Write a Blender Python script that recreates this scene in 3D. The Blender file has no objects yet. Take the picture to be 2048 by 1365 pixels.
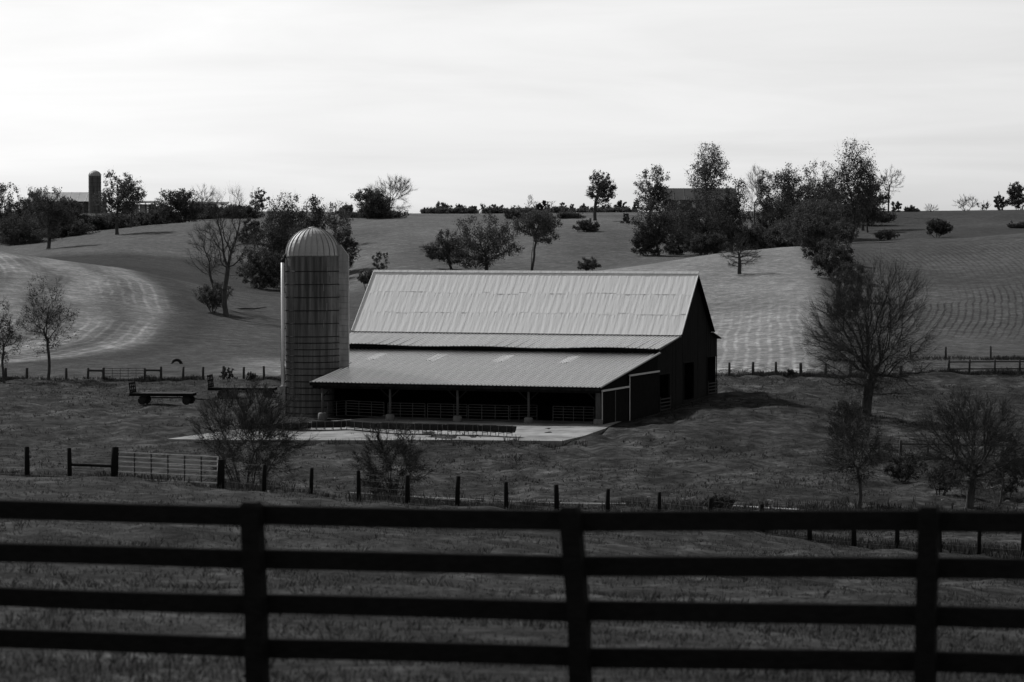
import bpy, math, random
import numpy as np
from mathutils import Vector, Matrix, Euler

# ---------------------------------------------------------------- camera, sky, sun, exposure
SC = bpy.context.scene
COL = SC.collection
F, CX, CY, HORIZON = 6000.0, 1024.0, 682.5, 460.0          # photograph pixels
PITCH = math.atan((CY - HORIZON) / F)
cam = bpy.data.cameras.new('camera')
cam.sensor_width = 36.0
cam.lens = 36.0 * F / 2048.0
cam.clip_start, cam.clip_end = 0.5, 20000.0
cam.dof.use_dof = True
cam.dof.focus_distance = 232.0
cam.dof.aperture_fstop = 3.2
camo = bpy.data.objects.new('camera', cam)
camo.rotation_euler = (math.pi / 2 - PITCH, 0, 0)
COL.objects.link(camo)
SC.camera = camo

SUN_AZ, SUN_EL = math.radians(-43.0), math.radians(39.0)    # clockwise from the view axis; behind the barn on the left
TO_SUN = Vector((math.sin(SUN_AZ) * math.cos(SUN_EL), math.cos(SUN_AZ) * math.cos(SUN_EL), math.sin(SUN_EL)))
world = bpy.data.worlds.new('World')
SC.world = world
world.use_nodes = True
wn, wl = world.node_tree.nodes, world.node_tree.links
wn.clear()
sky = wn.new('ShaderNodeTexSky')
sky.sky_type = 'NISHITA'
sky.sun_disc = False
sky.sun_elevation, sky.sun_rotation = SUN_EL, SUN_AZ
sky.air_density, sky.dust_density, sky.ozone_density = 1.0, 0.8, 1.0
bw = wn.new('ShaderNodeRGBToBW')
tcw = wn.new('ShaderNodeTexCoord')
mapw = wn.new('ShaderNodeMapping')
mapw.inputs['Scale'].default_value = (1.0, 1.0, 9.0)
mapw.inputs['Rotation'].default_value = (0.03, 0.05, 0.0)
cn = wn.new('ShaderNodeTexNoise')
cn.inputs['Scale'].default_value = 5.0
cn.inputs['Detail'].default_value = 7.0
cn.inputs['Roughness'].default_value = 0.55
cn.inputs['Distortion'].default_value = 0.6
crm = wn.new('ShaderNodeMapRange')
crm.inputs['From Min'].default_value = 0.35
crm.inputs['From Max'].default_value = 0.75
crm.inputs['To Min'].default_value = 0.0
crm.inputs['To Max'].default_value = 1.0
cmix = wn.new('ShaderNodeMix')
cmix.data_type = 'FLOAT'
veil = wn.new('ShaderNodeMath'); veil.operation = 'MULTIPLY_ADD'       # thin high overcast veil over the clear sky
veil.inputs[1].default_value = 1.0
veil.inputs[2].default_value = 0.0
bg = wn.new('ShaderNodeBackground')
bg.inputs['Strength'].default_value = 0.107
wo = wn.new('ShaderNodeOutputWorld')
wl.new(sky.outputs[0], bw.inputs[0])
wl.new(tcw.outputs['Generated'], mapw.inputs[0])
wl.new(mapw.outputs[0], cn.inputs['Vector'])
wl.new(cn.outputs[0], crm.inputs[0])
wl.new(bw.outputs[0], veil.inputs[0])
cl = wn.new('ShaderNodeMath'); cl.operation = 'MULTIPLY_ADD'
cl.inputs[1].default_value = 1.3
wl.new(crm.outputs[0], cl.inputs[0])
wl.new(veil.outputs[0], cl.inputs[2])
wl.new(cl.outputs[0], bg.inputs[0])
wl.new(bg.outputs[0], wo.inputs[0])

sun = bpy.data.lights.new('sun', 'SUN')
sun.energy = 5.0
sun.angle = math.radians(2.5)
sun.color = (1, 1, 1)
suno = bpy.data.objects.new('sun', sun)
suno.rotation_euler = (-TO_SUN).to_track_quat('-Z', 'Y').to_euler()
COL.objects.link(suno)
SC.view_settings.view_transform = 'Standard'
SC.view_settings.look = 'None'
SC.view_settings.gamma = 1.0
SC.view_settings.use_curve_mapping = False
SC.view_settings.exposure = 0.0
SC.cycles.max_bounces = 6
SC.cycles.diffuse_bounces = 3
SC.cycles.glossy_bounces = 2
SC.cycles.transmission_bounces = 2
SC.cycles.transparent_max_bounces = 4
SC.cycles.use_denoising = True

# ---------------------------------------------------------------- helpers
def ray(px, py):
    x, y = (px - CX) / F, (CY - py) / F
    return (x, math.cos(PITCH) + y * math.sin(PITCH), -math.sin(PITCH) + y * math.cos(PITCH))
def at(px, py, D):
    d = ray(px, py)
    return Vector((d[0] * D / d[1], D, d[2] * D / d[1]))
def elev(py):
    d = ray(CX, py)
    return d[2] / d[1]
def colx(px, D):
    """world x of the photograph column px at distance D, near the horizon"""
    return at(px, 620, D).x

def link(o, parent=None):
    COL.objects.link(o)
    if parent is not None:
        o.parent = parent
    return o
def tag(o, label=None, cat=None, group=None, kind=None):
    if label: o['label'] = label
    if cat: o['category'] = cat
    if group: o['group'] = group
    if kind: o['kind'] = kind
    return o
def empty(name, loc, rz=0.0):
    o = bpy.data.objects.new(name, None)
    o.empty_display_size = 0.3
    o.location = loc
    o.rotation_euler = (0, 0, rz)
    return link(o)

def mesh_np(name, V, quads=None, tris=None, smooth=False, mats=(), mati=None):
    """fast mesh from numpy arrays"""
    me = bpy.data.meshes.new(name)
    V = np.asarray(V, np.float32)
    me.vertices.add(len(V))
    me.vertices.foreach_set('co', V.ravel())
    loops, starts = [], []
    n = 0
    if quads is not None and len(quads):
        q = np.asarray(quads, np.int32)
        loops.append(q.ravel()); starts.append(np.arange(len(q)) * 4); n += len(q) * 4
    if tris is not None and len(tris):
        t = np.asarray(tris, np.int32)
        loops.append(t.ravel()); starts.append(np.arange(len(t)) * 3 + n); n += len(t) * 3
    L = np.concatenate(loops).astype(np.int32); S = np.concatenate(starts).astype(np.int32)
    me.loops.add(len(L)); me.loops.foreach_set('vertex_index', L)
    me.polygons.add(len(S)); me.polygons.foreach_set('loop_start', S)
    me.polygons.foreach_set('use_smooth', np.full(len(S), bool(smooth)))
    for m in mats: me.materials.append(m)
    if mati is not None:
        me.polygons.foreach_set('material_index', np.asarray(mati, np.int32))
    me.update(calc_edges=True)
    return me

class MB:
    """collects simple shapes; build() links them as one mesh object"""
    def __init__(s): s.v, s.f = [], []
    def add(s, vs, fs):
        b = len(s.v); s.v += [tuple(p) for p in vs]; s.f += [tuple(b + i for i in f) for f in fs]; return s
    def box(s, c, d, rot=None):
        hx, hy, hz = d[0] / 2, d[1] / 2, d[2] / 2
        P = [Vector((x, y, z)) for z in (-hz, hz) for y in (-hy, hy) for x in (-hx, hx)]
        if rot is not None:
            R = rot if isinstance(rot, Matrix) else Euler(rot).to_matrix()
            P = [R @ p for p in P]
        c = Vector(c)
        return s.add([p + c for p in P], [(0, 2, 3, 1), (4, 5, 7, 6), (0, 1, 5, 4), (2, 6, 7, 3), (0, 4, 6, 2), (1, 3, 7, 5)])
    def tube(s, pts, r, n=6, cap=True):
        pts = [Vector(p) for p in pts]
        rs = r if isinstance(r, (list, tuple)) else [r] * len(pts)
        rings = []
        for i, p in enumerate(pts):
            d = (pts[min(i + 1, len(pts) - 1)] - pts[max(i - 1, 0)]).normalized()
            a = d.cross(Vector((0, 0, 1)) if abs(d.z) < 0.9 else Vector((1, 0, 0))).normalized()
            b = d.cross(a)
            rings += [p + (a * math.cos(k * 2 * math.pi / n) + b * math.sin(k * 2 * math.pi / n)) * rs[i] for k in range(n)]
        fs = []
        for i in range(len(pts) - 1):
            for k in range(n):
                fs.append((i * n + k, i * n + (k + 1) % n, (i + 1) * n + (k + 1) % n, (i + 1) * n + k))
        if cap:
            fs += [tuple(range(n))[::-1], tuple(range((len(pts) - 1) * n, len(pts) * n))]
        return s.add(rings, fs)
    def prism(s, poly, axis, a, b):
        """extrude a 2D polygon along an axis (0 x, 1 y, 2 z)"""
        def mk(p, t):
            q = list(p); q.insert(axis, t); return q
        n = len(poly)
        vs = [mk(p, a) for p in poly] + [mk(p, b) for p in poly]
        return s.add(vs, [tuple(range(n))[::-1], tuple(range(n, 2 * n))] + [(i, (i + 1) % n, n + (i + 1) % n, n + i) for i in range(n)])
    def mesh(s, name, mat, smooth=False):
        me = bpy.data.meshes.new(name)
        me.from_pydata(s.v, [], s.f)
        if mat: me.materials.append(mat)
        me.polygons.foreach_set('use_smooth', np.full(len(me.polygons), bool(smooth)))
        me.update()
        return me
    def build(s, name, mat, parent=None, smooth=False, loc=None):
        o = bpy.data.objects.new(name, s.mesh(name, mat, smooth))
        if loc is not None: o.location = loc
        return link(o, parent)

def vnoise(x, y, seed=0):
    """smooth 2D value noise in 0..1, vectorised"""
    xi, yi = np.floor(x).astype(np.int64), np.floor(y).astype(np.int64)
    fx, fy = x - xi, y - yi
    fx, fy = fx * fx * (3 - 2 * fx), fy * fy * (3 - 2 * fy)
    def h(a, b):
        n = (a * 374761393 + b * 668265263 + seed * 982451653) & 0x7fffffff
        n = ((n ^ (n >> 13)) * 1274126177) & 0x7fffffff
        return ((n ^ (n >> 16)) & 0xffff) / 65535.0
    return (h(xi, yi) * (1 - fx) + h(xi + 1, yi) * fx) * (1 - fy) + (h(xi, yi + 1) * (1 - fx) + h(xi + 1, yi + 1) * fx) * fy

# ---------------------------------------------------------------- materials (a black-and-white place: every colour is a grey)
def new_mat(name):
    m = bpy.data.materials.new(name); m.use_nodes = True
    nt = m.node_tree
    return m, nt, nt.nodes['Principled BSDF']
def mat(name, g, rough=0.8, metal=0.0, spec=0.3, var=0.35, scale=3.0, stretch=(1, 1, 1), bump=0.0, coord='Object', lo=0.3, hi=0.7, detail=5.0, bscale=None):
    m, nt, p = new_mat(name)
    p.inputs['Roughness'].default_value = rough
    p.inputs['Metallic'].default_value = metal
    p.inputs['Specular IOR Level'].default_value = spec
    tc = nt.nodes.new('ShaderNodeTexCoord'); mp = nt.nodes.new('ShaderNodeMapping')
    mp.inputs['Scale'].default_value = stretch
    nz = nt.nodes.new('ShaderNodeTexNoise')
    nz.inputs['Scale'].default_value = scale; nz.inputs['Detail'].default_value = detail; nz.inputs['Roughness'].default_value = 0.6
    mr = nt.nodes.new('ShaderNodeMapRange')
    mr.inputs['From Min'].default_value, mr.inputs['From Max'].default_value = lo, hi
    mr.inputs['To Min'].default_value, mr.inputs['To Max'].default_value = g * (1 - var), g * (1 + var)
    cb = nt.nodes.new('ShaderNodeCombineColor')
    L = nt.links.new
    L(tc.outputs[coord], mp.inputs[0]); L(mp.outputs[0], nz.inputs['Vector']); L(nz.outputs[0], mr.inputs[0])
    for i in range(3): L(mr.outputs[0], cb.inputs[i])
    L(cb.outputs[0], p.inputs['Base Color'])
    if bump:
        b = nt.nodes.new('ShaderNodeBump'); b.inputs['Strength'].default_value = 1.0; b.inputs['Distance'].default_value = bump
        if bscale:
            n2 = nt.nodes.new('ShaderNodeTexNoise'); n2.inputs['Scale'].default_value = bscale; n2.inputs['Detail'].default_value = 4
            L(mp.outputs[0], n2.inputs['Vector']); L(n2.outputs[0], b.inputs['Height'])
        else:
            L(nz.outputs[0], b.inputs['Height'])
        L(b.outputs[0], p.inputs['Normal'])
    return m

M = {}
M['fence_black'] = mat('fence_black', 0.011, 0.8, spec=0.03, var=0.3, scale=6, stretch=(1, 6, 6))
M['old_wood'] = mat('old_wood', 0.042, 0.9, spec=0.15, var=0.4, scale=5, stretch=(4, 4, 0.6))
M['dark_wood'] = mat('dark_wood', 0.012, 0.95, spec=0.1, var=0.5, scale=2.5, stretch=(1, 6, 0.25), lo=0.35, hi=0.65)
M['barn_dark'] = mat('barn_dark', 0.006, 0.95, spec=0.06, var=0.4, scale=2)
M['pale_wood'] = mat('pale_wood', 0.06, 0.85, spec=0.2, var=0.35, scale=6, stretch=(4, 4, 0.7))
M['white_steel'] = mat('white_steel', 0.5, 0.6, var=0.15, scale=4)
M['pipe_white'] = mat('pipe_white', 0.85, 0.4, var=0.08, scale=4)
M['grey_steel'] = mat('grey_steel', 0.30, 0.5, metal=0.5, spec=0.5, var=0.3, scale=8)
M['dull_steel'] = mat('dull_steel', 0.085, 0.6, metal=0.3, spec=0.4, var=0.4, scale=8)
M['lit_gate_steel'] = mat('lit_gate_steel', 0.5, 0.6, metal=0.0, spec=0.4, var=0.3, scale=8)  # pale tone carries the light on the pasture gate's rails
M['wagon_wood'] = mat('wagon_wood', 0.024, 0.9, spec=0.1, var=0.4, scale=5)
M['dark_steel'] = mat('dark_steel', 0.02, 0.8, spec=0.15, var=0.4, scale=8)
M['rubber'] = mat('rubber', 0.015, 0.8, spec=0.2, var=0.2)
M['concrete'] = mat('concrete', 0.185, 0.9, spec=0.2, var=0.62, scale=0.45, bump=0.01, lo=0.3, hi=0.72, detail=9)
M['block'] = mat('block', 0.12, 0.9, spec=0.2, var=0.3, scale=3)
M['stave'] = mat('stave', 0.098, 0.9, spec=0.12, var=0.5, scale=1.0, stretch=(3.2, 3.2, 0.16), lo=0.36, hi=0.68, detail=7, bump=0.01)
M['chute'] = mat('chute', 0.24, 0.8, spec=0.3, var=0.3, scale=1.5, stretch=(2, 2, 0.4))
M['dome'] = mat('dome', 0.30, 0.62, metal=0.1, spec=0.5, var=0.12, scale=2.5, coord='Object')
M['roof_old'] = mat('roof_old', 0.66, 0.85, metal=0.0, spec=0.04, var=0.09, scale=1.0, stretch=(3.0, 0.35, 1), bump=0.05, lo=0.3, hi=0.7)
M['roof_rib'] = mat('roof_rib', 0.72, 0.28, metal=1.0, spec=0.5, var=0.14, scale=1.1, stretch=(2.0, 0.35, 1))
M['roof_mid'] = mat('roof_mid', 0.72, 0.34, metal=0.8, spec=0.5, var=0.15, scale=1.1, stretch=(2.0, 0.35, 1))
M['fibreglass'] = mat('fibreglass', 0.62, 0.4, spec=0.5, var=0.1, scale=2)
M['far_roof'] = mat('far_roof', 0.30, 0.45, metal=0.4, var=0.2, scale=0.5)
M['far_dark_roof'] = mat('far_dark_roof', 0.035, 0.8, var=0.3, scale=0.4)
M['far_wall'] = mat('far_wall', 0.05, 0.9, var=0.4, scale=0.5, stretch=(3, 3, 0.4))
M['far_pale'] = mat('far_pale', 0.45, 0.8, var=0.2, scale=0.7)
M['glass'] = mat('glass', 0.03, 0.1, spec=0.6, var=0.1)
M['bark'] = mat('bark', 0.055, 0.95, spec=0.08, var=0.4, scale=6, stretch=(1, 1, 0.3))
M['bark_pale'] = mat('bark_pale', 0.075, 0.95, spec=0.08, var=0.4, scale=6, stretch=(1, 1, 0.3))
M['stone'] = mat('stone', 0.16, 0.85, var=0.3, scale=6)
M['water'] = mat('water', 0.02, 0.12, spec=0.6, var=0.1)

def leaf_mat(name, g, trans=0.25, var=0.5):
    m, nt, p = new_mat(name)
    p.inputs['Roughness'].default_value = 0.75
    p.inputs['Specular IOR Level'].default_value = 0.12
    g0 = nt.nodes.new('ShaderNodeNewGeometry')
    mr = nt.nodes.new('ShaderNodeMapRange')
    mr.inputs['To Min'].default_value, mr.inputs['To Max'].default_value = g * (1 - var), g * (1 + var)
    cb = nt.nodes.new('ShaderNodeCombineColor')
    tr = nt.nodes.new('ShaderNodeBsdfTranslucent')
    mx = nt.nodes.new('ShaderNodeMixShader'); mx.inputs[0].default_value = trans
    out = nt.nodes['Material Output']
    L = nt.links.new
    L(g0.outputs['Random Per Island'], mr.inputs[0])
    for i in range(3): L(mr.outputs[0], cb.inputs[i])
    L(cb.outputs[0], p.inputs['Base Color']); L(cb.outputs[0], tr.inputs[0])
    L(p.outputs[0], mx.inputs[1]); L(tr.outputs[0], mx.inputs[2]); L(mx.outputs[0], out.inputs[0])
    return m
M['leaf'] = leaf_mat('leaf', 0.085)
M['leaf_dark'] = leaf_mat('leaf_dark', 0.062)
M['leaf_near'] = leaf_mat('leaf_near', 0.045)
M['grass_blade'] = leaf_mat('grass_blade', 0.036, 0.6, 0.75)
M['weed'] = leaf_mat('weed', 0.024, 0.4, 0.6)
M['yard_blade'] = leaf_mat('yard_blade', 0.038, 0.62, 0.8)

def ground_mat():
    """albedo zones and row spacing come in as mesh attributes; noise gives tufts and relief"""
    m, nt, p = new_mat('turf')
    L = nt.links.new
    N = nt.nodes.new
    p.inputs['Roughness'].default_value = 0.95
    p.inputs['Specular IOR Level'].default_value = 0.05
    tc = N('ShaderNodeTexCoord')
    def noise(scale, detail, rough=0.6, vec=None):
        n = N('ShaderNodeTexNoise'); n.inputs['Scale'].default_value = scale
        n.inputs['Detail'].default_value = detail; n.inputs['Roughness'].default_value = rough
        L(vec if vec is not None else tc.outputs['Object'], n.inputs['Vector']); return n.outputs[0]
    def math_(op, a, b):
        n = N('ShaderNodeMath'); n.operation = op
        for i, v in enumerate((a, b)):
            if isinstance(v, (int, float)): n.inputs[i].default_value = v
            else: L(v, n.inputs[i])
        return n.outputs[0]
    def rng(v, a, b, c, d):
        n = N('ShaderNodeMapRange'); L(v, n.inputs[0])
        for i, x in enumerate((a, b, c, d)): n.inputs[i + 1].default_value = x
        return n.outputs[0]
    def attr(nm):
        n = N('ShaderNodeAttribute'); n.attribute_name = nm; return n.outputs['Fac']
    big = rng(noise(0.035, 4), 0.3, 0.7, 0.78, 1.22)
    mid = rng(noise(0.35, 6, 0.65), 0.34, 0.66, 0.45, 1.55)
    fine = rng(noise(2.2, 6, 0.7), 0.34, 0.66, 0.35, 1.65)
    pat = rng(noise(0.85, 3, 0.5), 0.42, 0.58, 0.62, 1.38)
    k = math_('MULTIPLY', math_('MULTIPLY', math_('MULTIPLY', big, mid), fine), pat)
    wob = math_('MULTIPLY', math_('SUBTRACT', noise(0.045, 2), 0.5), 1.6)
    ph = math_('MULTIPLY', math_('ADD', attr('row'), wob), 2 * math.pi)
    s = math_('SINE', ph, 0.0)
    sharp = rng(s, 0.2, 1.0, 0.0, 1.0)
    brk = rng(noise(0.10, 5, 0.7), 0.34, 0.60, 0.25, 1.0)
    row = math_('MULTIPLY', math_('MULTIPLY', sharp, brk), attr('rowamp'))
    k = math_('ADD', math_('MULTIPLY', math_('SUBTRACT', k, 1.0), attr('rough')), 1.0)
    k = math_('MAXIMUM', k, 0.12)
    alb = math_('MULTIPLY', attr('alb'), k)
    alb = math_('MULTIPLY', alb, math_('ADD', row, 1.0))
    cb = N('ShaderNodeCombineColor')
    for i in range(3): L(alb, cb.inputs[i])
    L(cb.outputs[0], p.inputs['Base Color'])
    b = N('ShaderNodeBump'); b.inputs['Strength'].default_value = 1.0; b.inputs['Distance'].default_value = 0.35
    h = math_('ADD', math_('MULTIPLY', noise(0.5, 6, 0.7), 1.0), math_('MULTIPLY', noise(3.0, 5, 0.7), 0.25))
    L(h, b.inputs['Height']); L(b.outputs[0], p.inputs['Normal'])
    return m
M['turf'] = ground_mat()

# ---------------------------------------------------------------- terrain
NEAR = [(0.5, -1.65), (12, -2.35), (21, -3.45)]                       # (distance, height) under and before the camera
TERRAIN = {                                                          # column: (distance, photograph row of the ground there)
 -500: [(60, 1040), (125, 930), (150, 975), (175, 975), (200, 910), (230, 850), (260, 805), (300, 765), (345, 680), (400, 575), (450, 495), (490, 478), (540, 498), (600, 505), (660, 495), (720, 475), (800, 440), (950, 424), (1300, 440)],
 0: [(60, 1062), (125, 955), (150, 1000), (175, 985), (200, 915), (230, 850), (260, 805), (300, 762), (345, 690), (400, 590), (450, 517), (480, 502), (520, 520), (600, 520), (660, 500), (720, 484), (800, 440), (950, 427), (1300, 440)],
 250: [(60, 1072), (125, 963), (150, 1005), (175, 990), (200, 918), (230, 852), (260, 805), (300, 762), (345, 700), (400, 612), (440, 552), (462, 537), (500, 550), (560, 526), (620, 490), (700, 462), (740, 457), (800, 442), (950, 427), (1300, 440)],
 450: [(60, 1082), (125, 984), (150, 1012), (175, 992), (200, 918), (230, 852), (260, 806), (300, 760), (345, 705), (400, 645), (440, 592), (458, 582), (500, 588), (560, 550), (620, 500), (700, 448), (740, 440), (800, 432), (950, 424), (1300, 440)],
 600: [(60, 1088), (125, 998), (150, 1022), (175, 990), (200, 920), (222, 868), (260, 808), (300, 760), (345, 712), (400, 656), (440, 612), (465, 600), (500, 600), (560, 565), (620, 505), (700, 452), (760, 436), (850, 426), (1000, 424), (1300, 440)],
 800: [(60, 1098), (125, 1014), (150, 1040), (175, 990), (200, 922), (222, 861), (260, 795), (300, 745), (345, 695), (400, 645), (450, 600), (500, 565), (560, 515), (620, 475), (700, 447), (780, 433), (850, 430), (1000, 428), (1300, 442)],
 1000: [(60, 1110), (125, 1027), (150, 1044), (172, 1003), (200, 922), (222, 856), (260, 790), (300, 742), (345, 695), (400, 640), (450, 592), (500, 562), (545, 541), (620, 490), (700, 450), (780, 433), (850, 430), (1000, 428), (1300, 442)],
 1200: [(60, 1125), (125, 1043), (150, 1046), (172, 1000), (200, 920), (220, 856), (250, 795), (290, 750), (335, 700), (390, 625), (440, 565), (475, 541), (520, 546), (560, 527), (620, 482), (700, 445), (800, 430), (1000, 426), (1300, 440)],
 1440: [(60, 1150), (125, 1063), (150, 1053), (172, 1000), (200, 915), (222, 845), (250, 784), (290, 752), (330, 710), (380, 640), (430, 568), (480, 520), (510, 506), (550, 516), (600, 506), (660, 472), (740, 440), (820, 428), (1000, 424), (1300, 440)],
 1600: [(60, 1165), (125, 1083), (150, 1066), (172, 1006), (200, 918), (222, 852), (250, 790), (290, 753), (330, 702), (380, 622), (430, 557), (480, 510), (520, 491), (560, 502), (620, 492), (700, 452), (800, 427), (1000, 424), (1300, 440)],
 1750: [(60, 1178), (125, 1096), (150, 1073), (172, 1010), (200, 928), (235, 836), (260, 795), (300, 748), (340, 690), (390, 622), (440, 562), (500, 510), (550, 488), (590, 493), (650, 476), (720, 450), (800, 426), (1000, 424), (1300, 440)],
 1900: [(60, 1192), (125, 1110), (150, 1080), (172, 1015), (200, 930), (235, 845), (260, 800), (300, 745), (340, 698), (400, 615), (450, 560), (500, 512), (560, 477), (600, 481), (660, 468), (720, 450), (800, 424), (1000, 424), (1300, 440)],
 2048: [(60, 1205), (125, 1122), (150, 1088), (172, 1018), (200, 932), (235, 848), (260, 803), (300, 744), (340, 700), (400, 612), (450, 552), (500, 503), (560, 463), (600, 468), (660, 460), (720, 445), (800, 421), (1000, 422), (1300, 440)],
 2600: [(60, 1220), (125, 1140), (150, 1098), (172, 1022), (200, 935), (235, 850), (260, 805), (300, 745), (340, 700), (400, 605), (450, 540), (500, 488), (560, 445), (600, 450), (660, 445), (720, 432), (800, 412), (1000, 416), (1300, 438)],
}
def pchip(x, y, xq):
    x, y, xq = np.asarray(x, float), np.asarray(y, float), np.asarray(xq, float)
    h = np.diff(x); d = np.diff(y) / h
    m = np.zeros_like(y)
    for i in range(1, len(x) - 1):
        if d[i - 1] * d[i] > 0:
            w1, w2 = 2 * h[i] + h[i - 1], h[i] + 2 * h[i - 1]
            m[i] = (w1 + w2) / (w1 / d[i - 1] + w2 / d[i])
    m[0], m[-1] = d[0], d[-1]
    i = np.clip(np.searchsorted(x, xq) - 1, 0, len(x) - 2)
    t = (xq - x[i]) / h[i]; t = np.clip(t, 0, 1)
    return (2 * t**3 - 3 * t**2 + 1) * y[i] + (t**3 - 2 * t**2 + t) * h[i] * m[i] + (-2 * t**3 + 3 * t**2) * y[i + 1] + (t**3 - t**2) * h[i] * m[i + 1]
DT = np.concatenate([np.linspace(0.5, 125, 250), np.linspace(125.5, 350, 450), np.linspace(351, 1000, 650), np.linspace(1020, 1400, 20), [2500, 7000]])
UT = sorted(TERRAIN)
ZT = []
for u in UT:
    k = TERRAIN[u]
    Ds = [n[0] for n in NEAR] + [a for a, b in k] + [2500, 7000]
    Zs = [n[1] for n in NEAR] + [elev(b) * a for a, b in k] + [-15.0, -60.0]
    ZT.append(pchip(Ds, Zs, DT))
ZT = np.array(ZT)
UF = np.linspace(-500, 2600, 156)
ZF = np.empty((len(UF), len(DT)))
for j in range(len(DT)):
    ZF[:, j] = np.interp(UF, UT, ZT[:, j])
ker = np.exp(-np.linspace(-2, 2, 9)**2); ker /= ker.sum()
pad = np.pad(ZF, ((4, 4), (0, 0)), mode='edge')
ZF = sum(ker[i] * pad[i:i + len(UF)] for i in range(9))

BARN0 = at(1200, 852, 222.0)                                         # near corner of the open shed
BARN_RZ = math.radians(-20.0)
BX = Vector((math.cos(BARN_RZ), math.sin(BARN_RZ), 0)); BY = Vector((-math.sin(BARN_RZ), math.cos(BARN_RZ), 0))
def barn_local(X, Y):
    dx, dy = X - BARN0.x, Y - BARN0.y
    return dx * BX.x + dy * BX.y, dx * BY.x + dy * BY.y
def sstep(a, b, x):
    t = np.clip((x - a) / (b - a), 0, 1); return t * t * (3 - 2 * t)

def ground_z(X, Y, rough=True):
    X, Y = np.atleast_1d(np.asarray(X, float)), np.atleast_1d(np.asarray(Y, float))
    r = np.hypot(X, Y)
    ang = np.arctan2(X, Y)
    D = np.where(np.abs(ang) < 0.26, Y, r * math.cos(0.26))
    D = np.clip(D, 0.5, 7000)
    u = np.clip(CX + F * np.tan(np.clip(ang, -0.26, 0.26)), -500, 2600)
    fu = (u + 500) / 20.0
    i = np.clip(fu.astype(int), 0, len(UF) - 2); a = fu - i
    j = np.clip(np.searchsorted(DT, D) - 1, 0, len(DT) - 2); b = (D - DT[j]) / (DT[j + 1] - DT[j])
    z = (ZF[i, j] * (1 - b) + ZF[i, j + 1] * b) * (1 - a) + (ZF[i + 1, j] * (1 - b) + ZF[i + 1, j + 1] * b) * a
    z = z + (vnoise(X / 24.0, Y / 36.0, 51) - 0.5) * 0.9 * sstep(480, 560, D) * (1 - sstep(740, 800, D))
    lx, ly = barn_local(X, Y)
    if rough:
        w = (vnoise(X / 2.3, Y / 2.3, 1) - 0.5) * 0.30 + (vnoise(X / 0.9, Y / 0.9, 2) - 0.5) * 0.24 + (vnoise(X / 7, Y / 7, 3) - 0.5) * 0.30
        hay = sstep(300, 320, Y) * 0.8
        w = w + (vnoise(X / 1.5, Y / 3.2, 6) - 0.5) * 0.30 * sstep(126, 150, D)
        z = z + w * sstep(25, 60, D) * (1 - hay)
    # the barn stands on a levelled pad; the concrete apron lies before it
    pad_ = sstep(-31.5, -29, lx) * (1 - sstep(-0.6, 3.0, lx)) * sstep(-4.0, -0.6, ly) * (1 - sstep(31, 34, ly))
    padz = BARN0.z - 0.06 + np.clip(lx + 0.5, 0, 3) * 0 + sstep(8, 30, ly) * 0.9 * sstep(-2, 0.5, lx)
    return z * (1 - pad_) + padz * pad_
def gz(x, y): return float(ground_z(x, y, False)[0])

def locate(px, py, dmin=0.0):
    """first terrain point beyond dmin that is seen in column px at row py"""
    d = ray(px, py)
    for D in DT[DT > dmin]:
        if gz(d[0] / d[1] * D, D) >= d[2] / d[1] * D:
            return Vector((d[0] / d[1] * D, D, gz(d[0] / d[1] * D, D)))
    return at(px, py, 800)

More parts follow.
